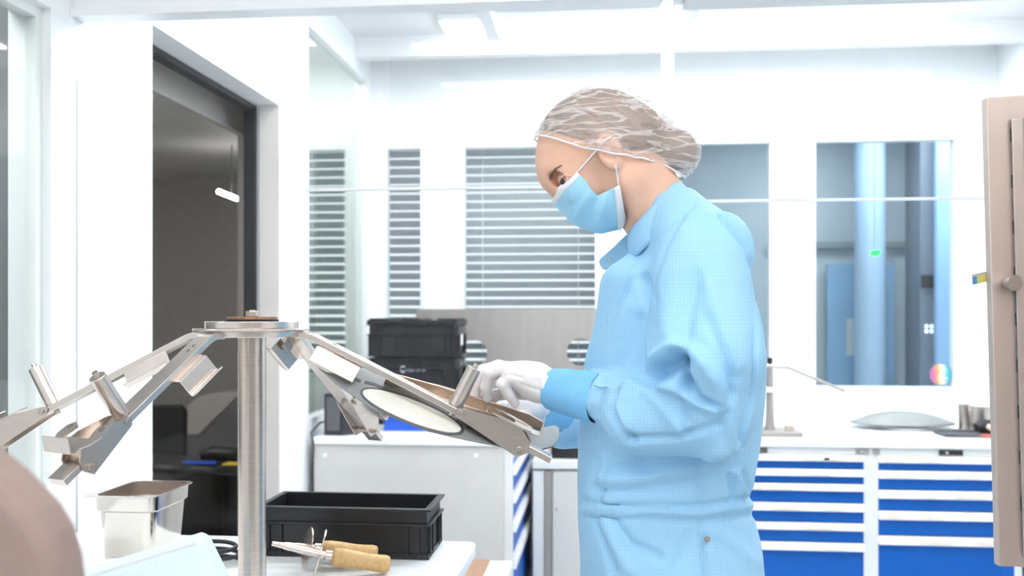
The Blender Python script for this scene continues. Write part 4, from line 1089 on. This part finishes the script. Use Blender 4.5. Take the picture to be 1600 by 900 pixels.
def net_mat():
    m = bpy.data.materials.new('net_film'); m.use_nodes = True; N, L = nodes_of(m); N.remove(N['Principled BSDF'])
    tr = N.new('ShaderNodeBsdfTransparent'); df = N.new('ShaderNodeBsdfDiffuse'); tl = N.new('ShaderNodeBsdfTranslucent'); gl = N.new('ShaderNodeBsdfGlossy')
    df.inputs[0].default_value = (.95, .92, .93, 1); tl.inputs[0].default_value = (.92, .90, .91, 1); gl.inputs['Roughness'].default_value = .35
    a = N.new('ShaderNodeMixShader'); a.inputs[0].default_value = .35; L.new(df.outputs[0], a.inputs[1]); L.new(tl.outputs[0], a.inputs[2])
    a2 = N.new('ShaderNodeMixShader'); a2.inputs[0].default_value = .06; L.new(a.outputs[0], a2.inputs[1]); L.new(gl.outputs[0], a2.inputs[2])
    tc = N.new('ShaderNodeTexCoord'); mp = N.new('ShaderNodeMapping'); mp.inputs['Rotation'].default_value = (0, math.radians(-28), 0); mp.inputs['Scale'].default_value = (4.5, 9, 30)
    L.new(tc.outputs['Object'], mp.inputs[0])
    nz = N.new('ShaderNodeTexNoise'); nz.inputs['Scale'].default_value = 2.2; nz.inputs['Detail'].default_value = 2.5; nz.inputs['Distortion'].default_value = .35
    L.new(mp.outputs[0], nz.inputs['Vector'])
    rg = N.new('ShaderNodeMath'); rg.operation = 'SUBTRACT'; rg.inputs[1].default_value = .5; L.new(nz.outputs['Fac'], rg.inputs[0])
    ab = N.new('ShaderNodeMath'); ab.operation = 'ABSOLUTE'; L.new(rg.outputs[0], ab.inputs[0])
    cr = N.new('ShaderNodeValToRGB'); cr.color_ramp.elements[0].position = 0; cr.color_ramp.elements[1].position = .06
    cr.color_ramp.elements[0].color = (.80, .80, .80, 1); cr.color_ramp.elements[1].color = (.27, .27, .27, 1)
    L.new(ab.outputs[0], cr.inputs[0])
    bp = N.new('ShaderNodeBump'); bp.inputs['Strength'].default_value = .6; bp.inputs['Distance'].default_value = .004; L.new(nz.outputs['Fac'], bp.inputs['Height'])
    L.new(bp.outputs[0], df.inputs['Normal']); L.new(bp.outputs[0], gl.inputs['Normal'])
    x = N.new('ShaderNodeMixShader'); L.new(cr.outputs[0], x.inputs[0]); L.new(tr.outputs[0], x.inputs[1]); L.new(a2.outputs[0], x.inputs[2])
    L.new(x.outputs[0], N['Material Output'].inputs[0]); return m
M['net'] = net_mat()

pb_ = q3(1050, 490); base = Vector(W(pb_[0], DP0, 0))
per = thing('person', 'person in pale blue gown, hair net and mask bending over the steel arm stand', 'person', base)

# ---- head, neck and hands: the body surface
lo = np.minimum(q3(815, 420, -.12), q3(815, 420, .12)); hi = np.maximum(q3(1125, 115, .12), q3(1125, 115, -.12)); lo[1] = DP0-.115; hi[1] = DP0+.115
fh = Field(lo, hi, .0019)
skull = fh.ell(q3(934, 228), (.0985, .078, .0885), math.radians(12))
f = skull
f = smin(f, fh.cap(q3(893, 268), q3(926, 328), .051, .022), .03)              # face wedge
f = smin(f, fh.cap(q3(914, 326), q3(930, 336), .017, .016), .02)              # chin
for w in (-1, 1):
    f = smin(f, fh.cap(q3(978, 285, w*.052), q3(934, 333, w*.016), .022, .013), .03)   # jaw
    f = smin(f, fh.ell(q3(905, 293, w*.040), (.030, .022, .024), math.radians(-30)), .022)  # cheek
f = smin(f, fh.cap(q3(867, 286), q3(884, 316), .0085, .0115), .012)           # nose
f = smin(f, fh.ell(q3(888, 319), (.010, .016, .008)), .008)                   # nostrils
f = smin(f, fh.cap(q3(863, 264, -.03), q3(859, 266, .03), .010), .018)        # brow ridge
for w in (-1, 1):
    f = smax(f, -fh.ell(q3(876, 281, w*.036), (.019, .018, .012), math.radians(-30)), .010)  # eye sockets
    lid_ = smax(fh.ell(q3(884, 280, w*.0345), (.0132, .0128, .0128)), -fh.ell(q3(881, 283, w*.046), (.0105, .014, .0030), math.radians(20)), .0012)
    f = smin(f, lid_, .003)    # lids round the eye, open by a slit
f = smin(f, fh.ell(q3(904, 338), (.012, .022, .008), math.radians(-60)), .01)  # lips under the mask
f = smin(f, fh.cap(q3(1000, 285), q3(1062, 400), .056, .060, 1.05), .035)     # neck
for w in (-1, 1):
    f = smin(f, fh.cap(q3(968, 262, w*.066), q3(1010, 350, w*.045), .012, .010), .022)  # neck muscle
    e_ = fh.ell(q3(953, 236, w*.084), (.0195, .0075, .0305), math.radians(20))
    e_ = smax(e_, -fh.ell(q3(951, 234, w*.092), (.0105, .0065, .0185), math.radians(20)), .004)
    f = smin(f, e_, .006)                                                   # ears
V, Q = surface(f, fh); V = relax(V, Q, 2)
x, y = proj(V)
HEADF = f
headV, headQ = V, Q
body = np_obj('head', V, Q, 'skin', per)

# hair under the net
cutx = [800, 838, 860, 880, 905, 950, 1000, 1035, 1065, 1140]; cuty = [214, 217, 226, 235, 245, 257, 258, 266, 279, 300]
def cutfield(fld, dz=0.0):
    px_ = HX+F*fld.X/DP0; yy = np.interp(px_.ravel(), cutx, cuty).reshape(px_.shape)
    return (CAMZ-(yy-HY)/F*DP0)+dz-fld.Z
bun = fh.ell(q3(1055, 238), (.0335, .034, .036), math.radians(-35))
hairf = smin(skull-.0022, bun, .012)
hairf = smin(hairf, fh.cap(q3(1000, 225), q3(1045, 240), .055, .035), .02)
hf = smax(hairf, cutfield(fh, .012), .004)
hf = np.maximum(hf, (fh.X*0+(q3(850, 0)[0])-fh.X)) if False else hf
V, Q = surface(hf, fh); V = relax(V, Q, 1)
np_obj('hair', V, Q, 'hair', per)
# hair net: an open film around hair and bun
netf = smin(skull-.0062, bun-.004, .022)
netf = smin(netf, fh.cap(q3(990, 222), q3(1045, 240), .064, .040), .03)
for w in (-1, 1): netf = smin(netf, fh.ell(q3(953, 236, w*.080), (.026, .0155, .036), math.radians(20)), .02)
nf = np.maximum(netf, cutfield(fh))
V, Q = surface(nf, fh)
px_, py_ = proj(V); cz = CAMZ-(np.interp(HX+F*V[:,0]/DP0, cutx, cuty)-HY)/F*DP0
low = V[:, 2] < cz+.0016
Q = Q[~low[Q].all(1)]
V = relax(V, Q, 1)
Nn = normals(V, Q)
rng = np.random.RandomState(3)
hh = np.zeros(len(V))
for k in range(44):                                     # crinkles gathered towards the bun
    a = rng.uniform(-1.3, 1.3); c0 = np.array([1028+rng.uniform(-14, 10), 205+rng.uniform(-18, 40)])
    ln = rng.uniform(60, 170); an = math.radians(rng.uniform(150, 235)); bend = rng.uniform(-25, 25)
    p1_ = c0+np.array([math.cos(an), math.sin(an)])*ln*.5+np.array([0, bend]); p2_ = c0+np.array([math.cos(an), math.sin(an)])*ln
    hh += rng.choice([1, 1, -.6])*.0032*np.exp(-(seg_dist(px_, py_, [tuple(c0), tuple(p1_), tuple(p2_)])/rng.uniform(2.0, 3.6))**2)
V = V+Nn*np.clip(hh, -.002, .004)[:, None]
net = np_obj('hair_net', V, Q, 'net', per)
# elastic edge of the net
edge = {}
for q in Q:
    for a, b in zip(q, np.roll(q, -1)):
        k = (min(a, b), max(a, b)); edge[k] = edge.get(k, 0)+1
bnd = [k for k, n in edge.items() if n == 1]
adj = {}
for a, b in bnd: adj.setdefault(a, []).append(b); adj.setdefault(b, []).append(a)
best = []
seen = set()
for s0 in adj:
    if s0 in seen: continue
    loop = [s0]; seen.add(s0); cur = s0
    while True:
        nx_ = [b for b in adj[cur] if b not in seen]
        if not nx_: break
        cur = nx_[0]; seen.add(cur); loop.append(cur)
    if len(loop) > len(best): best = loop
LP = V[best]
for _ in range(12): LP = .5*LP+.25*np.roll(LP, 1, 0)+.25*np.roll(LP, -1, 0)
LP = LP[::3]; LP = np.vstack([LP, LP[:1]])
obj('elastic_edge', MB().tube([W(*p) for p in LP], .0016, 6, caps=False), 'mask_white', net, smooth=True)

# eyes, brows
for w in (-1, 1):
    c = q3(884, 280, w*.0345)
    fe = Field(c-.016, c+.016, .0012)
    V, Q = surface(fe.ell(c, (.0116, .0114, .0114)), fe)
    ey = np_obj('eye', V, Q, 'eye_white', per)
    g = np.array([-.58, w*.62, -.40]); g /= np.linalg.norm(g)
    ic = c+g*.0102
    obj('iris', MB().tube([W(*(ic)), W(*(ic+g*.0020))], [.0054, .0046], 20), 'iris', ey, smooth='auto')
    def surf_w(px, py, start=.11, off=.0):              # march to the face surface from the side
        for s in np.arange(start, 0, -.0008):
            p = q3(px, py, w*s); i = np.round((p-fh.lo)/fh.res).astype(int)
            if (i >= 0).all() and (i < np.array(fh.shape)).all() and HEADF[tuple(i)] < 0: return q3(px, py, w*(s+off))
        return q3(px, py, w*.02)
    br = [(861, 283), (860, 280), (862, 271), (868, 264), (878, 258)]
    P = [W(*surf_w(x_, y_, off=.0006)) for x_, y_ in br[1:]]
    obj('eyebrow', MB().tube(P, [.0016, .0026, .0021, .0008], 8), 'brow', per, smooth=True)
    lid = [(873, 285), (877, 277), (884, 273), (892, 276)]
    obj('eyelid', MB().tube([W(*(surf_w(x_, y_, off=.0012))) for x_, y_ in lid], [.0014, .0020, .0020, .0012], 8), 'skin', per, smooth=True)
    ls = [(872, 287), (876, 284.5), (883, 283), (889, 281)]
    obj('eyelashes', MB().tube([W(*(surf_w(x_, y_, off=.0022))) for x_, y_ in ls], [.0006, .0011, .0012, .0006], 6), 'lash', per, smooth=True)

# mask: midline profile swept to the ear edges
mid = [(866, 308), (871, 320), (880, 333), (893, 346), (908, 355), (925, 361), (943, 364), (962, 360), (981, 353)]
side = [(901, 268), (908, 275), (916, 284), (924, 296), (933, 305), (942, 301), (950, 297), (958, 293), (968, 289)]
def cheek_w(px, py):
    for s in np.arange(.11, .0, -.001):
        p = q3(px, py, -s); i = np.round((p-fh.lo)/fh.res).astype(int)
        if (i >= 0).all() and (i < np.array(fh.shape)).all() and HEADF[tuple(i)] < 0: return s
    return .04
def fval(p):
    i = np.clip(((p-fh.lo)/fh.res).round().astype(int), 1, np.array(fh.shape)-2); i0, i1, i2 = i
    g = np.array([HEADF[i0+1, i1, i2]-HEADF[i0-1, i1, i2], HEADF[i0, i1+1, i2]-HEADF[i0, i1-1, i2], HEADF[i0, i1, i2+1]-HEADF[i0, i1, i2-1]])
    return float(HEADF[i0, i1, i2]), g/max(np.linalg.norm(g), 1e-9)
def push_out(p, m):
    for _ in range(5):
        v, g = fval(p)
        if v >= m: break
        p = p+g*(m-v)
    return p
nS, nT = 33, 12
def lerp_poly(pts, f):
    x = np.linspace(0, 1, len(pts)); a = np.array(pts, float); return np.interp(f, x, a[:, 0]), np.interp(f, x, a[:, 1])
sw = [max(cheek_w(*p), .030)+.004 for p in side]
rows = []
for i in range(nS):
    fs = i/(nS-1); mx_, my_ = lerp_poly(mid, fs); sx_, sy_ = lerp_poly(side, fs); sww = np.interp(fs, np.linspace(0, 1, len(sw)), sw)
    row = []
    for j in range(2*nT+1):
        tt = (j-nT)/nT; at = abs(tt)
        g_ = at**1.25; px = mx_+(sx_-mx_)*g_; py = my_+(sy_-my_)*g_
        w = sww*math.sin(at*math.pi/2)**.85*(1 if tt > 0 else -1)
        pleat = .0034*math.sin(fs*math.pi*6.5)*(1-at*.4)*(1 if .12 < fs < .9 else 0)
        p = q3(px, py, w); nrm = np.array([-(1-at), (1 if w > 0 else -1)*at, -.3]); nrm /= np.linalg.norm(nrm)
        row.append(W(*push_out(p+nrm*(pleat+.001), .0035)))
    rows.append(row)
mk = obj('face_mask', MB().grid(rows[3:-3]), 'mask', per, smooth=True, solid=.0012)
obj('top_band', MB().grid(rows[:4]), 'mask_white', mk, smooth=True, solid=.0016, label='white top band')
obj('lower_band', MB().grid(rows[-4:]), 'mask_white', mk, smooth=True, solid=.0016, label='white lower band')
for w in (-1, 1):
    def sk(px, py, o=.004):
        s = cheek_w(px, py)+o; return W(*q3(px, py, w*s))
    obj('ear_loop', MB().tube([sk(902, 269), sk(908, 262), sk(915, 254), sk(922, 246), sk(933, 234, .005), sk(944, 220, .008), sk(955, 213, .010)], .0014, 8), 'mask_white', mk, smooth=True)
    obj('ear_loop', MB().tube([sk(967, 290), sk(965, 280), sk(963, 268), sk(962, 258, .006)], .0014, 8), 'mask_white', mk, smooth=True)

# ---- gown
lo = np.array([q3(845, 0, .0)[0]-.02, DP0-.31, .40]); hi = np.array([q3(1225, 0, .0)[0]+.03, DP0+.27, q3(0, 285)[2]])
fg = Field(lo, hi, .0046)
tab = [(300, 1020, 1076, .060), (325, 1004, 1098, .078), (345, 998, 1124, .105), (365, 992, 1144, .135), (385, 989, 1156, .15), (402, 982, 1166, .160), (414, 962, 1170, .164), (426, 946, 1175, .166), (445, 941, 1179, .168), (480, 938, 1192, .170), (520, 930, 1197, .168), (560, 918, 1199, .165),
       (620, 908, 1198, .160), (700, 903, 1190, .158), (760, 900, 1180, .160), (785, 901, 1176, .158), (815, 902, 1184, .164), (850, 904, 1193, .172), (900, 907, 1200, .178), (1000, 908, 1206, .184), (1200, 905, 1215, .19), (1500, 900, 1220, .19)]
T = np.array(tab, float); zt_ = CAMZ-(T[:, 0]-HY)/F*DP0; o_ = np.argsort(zt_)
Zr = fg.Z.ravel()
uf = np.interp(Zr, zt_[o_], ((T[:, 1]-HX)*PX)[o_]); ub = np.interp(Zr, zt_[o_], ((T[:, 2]-7-HX)*PX)[o_]); wb = np.interp(Zr, zt_[o_], T[:, 3][o_])
ker = np.ones(5)/5
sm = lambda a: np.convolve(np.pad(a, 2, mode='edge'), ker, 'valid')
uf, ub, wb = sm(uf), sm(ub), sm(wb)
cu_ = ((uf+ub)/2).reshape(1, 1, -1); au = ((ub-uf)/2).reshape(1, 1, -1); aw = wb.reshape(1, 1, -1)
ux = np.abs((fg.X-cu_)/au); wy = np.abs((fg.Y-(DP0+.015))/aw)
k0 = (ux**2.3+wy**2.3)**(1/2.3)
torso = (k0-1)*np.minimum(au, aw)*.92
torso = np.maximum(torso, fg.Z-q3(0, 318)[2])
g = torso
for w in (-1, 1):
    g = smin(g, fg.cap(q3(1058, 345, w*.055), q3(1105, 392, w*.135), .040, .066), .04)       # shoulder slope
near = fg.cap(q3(1100, 425, -.150), q3(1104, 560, -.185), .070, .080)
near = smin(near, fg.cap(q3(1104, 560, -.185), q3(1108, 640, -.185), .080, .063), .03)
fore = fg.cap(q3(1112, 645, -.185), q3(1010, 650, -.155), .064, .060)
fore = smin(fore, fg.cap(q3(1010, 650, -.155), q3(912, 616, -.060), .058, .036), .02)
near = smin(near, fore, .022)
g = smin(g, near, .014)
farm = smin(fg.cap(q3(1095, 425, .150), q3(1060, 640, .175), .072, .062), fg.cap(q3(1060, 640, .175), q3(880, 673, .135), .056, .033), .03)
g = smin(g, farm, .02)
V, Q = surface(g, fg); V = relax(V, Q, 2)
bot = V[:, 2] < .41
FO = [
 ([(990, 403), (1012, 392), (1050, 346), (1084, 318)], 4, -4), ([(998, 409), (1018, 397), (1054, 354), (1088, 326)], 5, 2),
 ([(1066, 340), (1044, 375), (1026, 430), (1016, 500), (1012, 560)], 5, -5), ([(1078, 345), (1055, 385), (1038, 440), (1030, 500)], 9, 3),
 ([(1003, 436), (1014, 455), (1021, 470)], 10, -9), ([(985, 480), (960, 530), (945, 560)], 12, 3), ([(1000, 500), (985, 545), (965, 575)], 9, -4),
 ([(1020, 588), (1042, 574), (1060, 562)], 13, -24), ([(1058, 560), (1066, 585), (1074, 604)], 8, -18), ([(1068, 603), (1095, 622), (1118, 632)], 6, -10),
 ([(1022, 560), (1050, 542), (1075, 545), (1102, 570), (1122, 603), (1124, 630)], 10, 11), ([(1028, 600), (1060, 606), (1090, 628), (1118, 640)], 9, 8),
 ([(1085, 575), (1098, 600), (1105, 615)], 9, 5),
 ([(985, 600), (968, 630), (975, 672)], 8, 6), ([(962, 610), (950, 640), (985, 690)], 6, -6), ([(1010, 610), (1045, 650), (1065, 672)], 12, 5), ([(985, 688), (1060, 684), (1125, 662)], 5, -5), ([(1062, 625), (1075, 655), (1072, 680)], 5, -4),
 ([(940, 590), (925, 620), (920, 648)], 6, -4), ([(930, 598), (965, 606), (990, 600)], 6, 4),
 ([(1075, 370), (1052, 440), (1042, 520)], 14, 5), ([(1090, 430), (1075, 490), (1072, 535)], 9, -4), ([(1110, 500), (1135, 560), (1140, 610)], 12, -4), ([(1105, 440), (1120, 500), (1150, 570)], 14, 4), ([(1150, 600), (1140, 660), (1150, 700)], 9, 4),
 ([(1130, 338), (1165, 385), (1180, 430), (1184, 500), (1177, 560), (1176, 620), (1160, 690)], 5, -7),
 ([(988, 405), (962, 450), (945, 500), (935, 545)], 4, -4), ([(1002, 408), (978, 455), (958, 505)], 4, -3), ([(995, 406), (970, 452), (952, 502)], 4, 2.5),
 ([(904, 782), (945, 789), (1020, 791), (1092, 791), (1135, 786), (1178, 777)], 3.5, -6), ([(904, 795), (1020, 800), (1092, 802), (1178, 789)], 6, 3), ([(906, 806), (960, 808), (1030, 814), (1092, 818), (1178, 805)], 3.5, -5),
 ([(935, 748), (1010, 745), (1090, 728), (1130, 705)], 12, 7), ([(935, 765), (1000, 768), (1080, 755)], 8, -4), ([(950, 738), (945, 765), (935, 782)], 4, -4),
 ([(1092, 720), (1090, 760), (1094, 790)], 4, -4), ([(1150, 738), (1158, 760), (1168, 775)], 5, 6), ([(1140, 745), (1145, 765), (1150, 780)], 4, -5), ([(1165, 740), (1172, 760), (1176, 772)], 4, -4),
 ([(932, 812), (948, 850), (962, 892)], 6, -6), ([(962, 814), (985, 850), (1030, 872)], 7, -5), ([(945, 815), (965, 855), (985, 890)], 7, 4), ([(1078, 830), (1066, 865), (1052, 892)], 6, -3), ([(1095, 820), (1101, 850), (1103, 905)], 2.8, -5), 
 ([(1120, 830), (1150, 850), (1180, 880)], 10, 3), ([(905, 700), (925, 725), (935, 770)], 8, -4), ([(920, 690), (950, 715), (1000, 725)], 8, -4),
]
V = folds(V, Q, FO, 1.6)
rng = np.random.RandomState(11)
Nn = normals(V, Q); h = np.zeros(len(V))
for k in range(40):                                     # soft random creases all over the cloth
    kv = rng.normal(size=3)*np.array([26, 26, 13]); ph = rng.uniform(0, 6.28); h += np.sin(V@kv+ph)*.0008
V = V+Nn*h[:, None]
V = relax(V, Q, 1, .3)
gw = np_obj('gown', V, Q, 'gown', per)

# collar: a standing band around the neck, open flap at the front
def ringpt(cx, cy, hx_, hy_, rw, a):
    return q3(cx+hx_*math.cos(a), cy+hy_*math.cos(a), rw*math.sin(a))
rows = []
n = 56
for j in range(7):
    f = j/6
    row = []
    for k in range(n+1):
        a = math.pi*(-.99+1.98*k/n)
        lo_ = ringpt(1035, 360, 48, -48, .099, a); up_ = ringpt(1020, 321, 38, -41, .076, a)
        p = lo_*(1-f)+up_*f
        out = np.array([math.cos(a)*.7, math.sin(a), .2*math.cos(a)]); p = p+out*(.004*math.sin(f*math.pi))
        row.append(W(*p))
    rows.append(row)
col_ = obj('collar', MB().grid(rows), 'gown', gw, smooth=True, solid=.0025)
fl = [[(985, 360), (978, 366), (960, 384), (946, 397), (934, 406)], [(989, 380), (982, 384), (966, 394), (950, 405), (936, 414)], [(994, 402), (986, 403), (972, 409), (957, 417), (944, 426)]]
ww = [[.030, .034, .040, .044, .046], [.020, .022, .026, .032, .040], [.010, .012, .016, .022, .032]]
rows = [[W(*q3(x_, y_, w_)) for (x_, y_), w_ in zip(r, wr)] for r, wr in zip(fl, ww)]
obj('collar_flap', MB().grid(rows), 'gown_shade', gw, smooth=True, solid=.0025, subd=1, label='open collar flap showing its inside')
def snap(px, py, w, par, r=.0042):
    c = W(*q3(px, py, w)); k = -UD
    s = obj('snap_button', MB().tube([c, c+k*.0018], r, 18), 'steel', par, smooth='auto'); obj('snap_centre', MB().tube([c+k*.0018, c+k*.0026], r*.45, 12), 'steel_lite', s)
snap(951, 406, .026, gw, .0030)
# snap on the skirt: find the cloth surface there
x, y = proj(V); sel = (np.hypot(x-1105, y-842) < 8) & (V[:, 1] < DP0); wsn = V[sel, 1].min()-DP0
snap(1105, 842, wsn-.0012, gw)

# knit cuffs
def cuff(a, b, ra, rb, par):
    a, b = Vector(W(*a)), Vector(W(*b)); ax = (b-a).normalized(); up = Vector((0, 0, 1)); s1 = ax.cross(up).normalized(); s2 = s1.cross(ax)
    rows = []; n = 40; nn = 22
    for i in range(nn+1):
        f = i/nn; r = ra+(rb-ra)*f+.0022*math.sin(f*math.pi)+.0010*math.sin(f*nn*math.pi*.98)
        rows.append([a+(b-a)*f+(s1*math.cos(t)+s2*math.sin(t))*r for t in [2*math.pi*k/n for k in range(n)]])
    rows.append([a+(b-a)+(s1*math.cos(t)+s2*math.sin(t))*(rb-.006) for t in [2*math.pi*k/n for k in range(n)]])
    return obj('cuff', MB().grid(rows, True), 'cuff', par, smooth=True)
cuff(q3(935, 622, -.074), q3(859, 607, -.028), .0385, .0315, gw)
cuff(q3(918, 670, .147), q3(842, 648, .125), .033, .0285, gw)
M['cuff'] = M['cuff']

# ---- hands
def hand(lo, hi, parts, name='hand'):
    fd = Field(np.array(lo), np.array(hi), .0016); f = None
    for p in parts:
        kind, k = p[0], p[-1]
        e = fd.cap(*p[1:-1]) if kind == 'c' else fd.ell(*p[1:-1])
        f = e if f is None else smin(f, e, k)
    V, Q = surface(f, fd); V = relax(V, Q, 1)
    return V, Q
wN = -.028
def H(px, py, w): return q3(px, py, w)
parts = [('c', H(872, 609, -.036), H(845, 602, -.022), .027, .029, .9, .02),                 # wrist
         ('e', H(826, 591, -.014), (.036, .036, .0265), math.radians(-12), .018)]             # palm
knk = [(783, 578, .020), (779, 574, .000), (786, 577, -.022), (797, 588, -.040)]              # index .. little
for kx, ky, kw in knk: parts.append(('c', H(838, 592, -.014+kw*.5), H(kx, ky, kw), .020, .0118, 1, .012))
fing = [[(783, 578, .020), (757, 584, .026), (741, 601, .024), (731, 613, .020)],
        [(779, 574, .000), (755, 580, .004), (745, 602, .006), (742, 618, .006)],
        [(786, 577, -.022), (765, 584, -.018), (759, 606, -.012), (762, 622, -.006)],
        [(797, 588, -.040), (785, 600, -.040), (795, 617, -.032), (805, 630, -.024)]]
rad = [[.0118, .0102, .0090, .0074], [.0120, .0108, .0094, .0076], [.0116, .0102, .0090, .0074], [.0108, .0096, .0084, .0070]]
for pts, rr_ in zip(fing, rad):
    for i in range(3): parts.append(('c', H(*pts[i]), H(*pts[i+1]), rr_[i], rr_[i+1], 1, .0035))
parts += [('c', H(840, 612, .012), H(805, 612, .030), .016, .0125, 1, .010), ('c', H(805, 612, .030), H(772, 618, .034), .0118, .0100, 1, .005), ('c', H(772, 618, .034), H(750, 622, .030), .0100, .0080, 1, .004)]
V, Q = hand(np.array([q3(715, 0, .05)[0]-.01, DP0-.085, q3(0, 650, .05)[2]-.01]), np.array([q3(885, 0, -.05)[0]+.01, DP0+.065, q3(0, 545, .05)[2]+.01]), parts)
GF = [([(790, 575), (812, 585), (850, 590)], 5, 1.2), ([(783, 591), (795, 585), (815, 590)], 3, -2.0), ([(812, 600), (830, 606), (850, 612)], 3, -1.4), ([(820, 572), (840, 580), (858, 584)], 3, -1.2), ([(772, 580), (768, 596), (772, 612)], 2.5, -1.6), ([(845, 590), (848, 605), (846, 622)], 3, 1.2)]
V = folds(V, Q, GF)
np_obj('glove', V, Q, 'glove', per, )['label'] = 'white glove on the near hand'
parts = [('c', H(855, 652, .126), H(838, 644, .120), .024, .026, 1, .02), ('e', H(822, 637, .110), (.032, .036, .020), math.radians(-10), .015)]
for j, (kx, ky, kw, tx, ty, tw) in enumerate([(800, 632, .085, 788, 642, .060), (797, 631, .105, 780, 640, .085), (798, 632, .125, 781, 641, .112), (803, 634, .143, 790, 643, .135)]):
    parts += [('c', H(825, 637, .110+(kw-.11)*.5), H(kx, ky, kw), .018, .0112, 1, .010), ('c', H(kx, ky, kw), H((kx+tx)/2-5, (ky+ty)/2-1, (kw+tw)/2), .0110, .0096, 1, .004), ('c', H((kx+tx)/2-5, (ky+ty)/2-1, (kw+tw)/2), H(tx, ty, tw), .0094, .0074, 1, .004)]
parts += [('c', H(832, 648, .085), H(812, 652, .065), .013, .0105, 1, .008), ('c', H(812, 652, .065), H(800, 655, .050), .0104, .0084, 1, .004)]
V, Q = hand(np.array([q3(765, 0, .10)[0]-.01, DP0+.03, q3(0, 675, .1)[2]-.01]), np.array([q3(868, 0, .10)[0]+.02, DP0+.175, q3(0, 610, .1)[2]+.01]), parts)
np_obj('glove', V, Q, 'glove', per)['label'] = 'white glove on the far hand'

# ---- legs and shoes below the frame
fl_ = Field(np.array([base_u := q3(1050, 0)[0]-.16, DP0-.22, .03]), np.array([q3(1050, 0)[0]+.16, DP0+.24, .62]), .009)
f = None
for w in (-.09, .11):
    c = q3(1055, 0, 0); e = fl_.cap((c[0], DP0+w, .60), (c[0]+.01, DP0+w, .08), .085, .062); f = e if f is None else smin(f, e, .02)
V, Q = surface(f, fl_); V = relax(V, Q, 1)
np_obj('trousers', V, Q, 'gown', per)
for w in (-.09, .11):
    c = q3(1050, 0, 0)[0]
    fs = Field((c-.24, DP0+w-.07, -.01), (c+.12, DP0+w+.07, .13), .006)
    f = smin(fs.ell((c-.07, DP0+w, .035), (.145, .048, .042)), fs.ell((c+.02, DP0+w, .055), (.065, .046, .055)), .03)
    f = np.maximum(f, .001-fs.Z)
    V, Q = surface(f, fs)
    np_obj('shoe', V, Q, 'text', per)
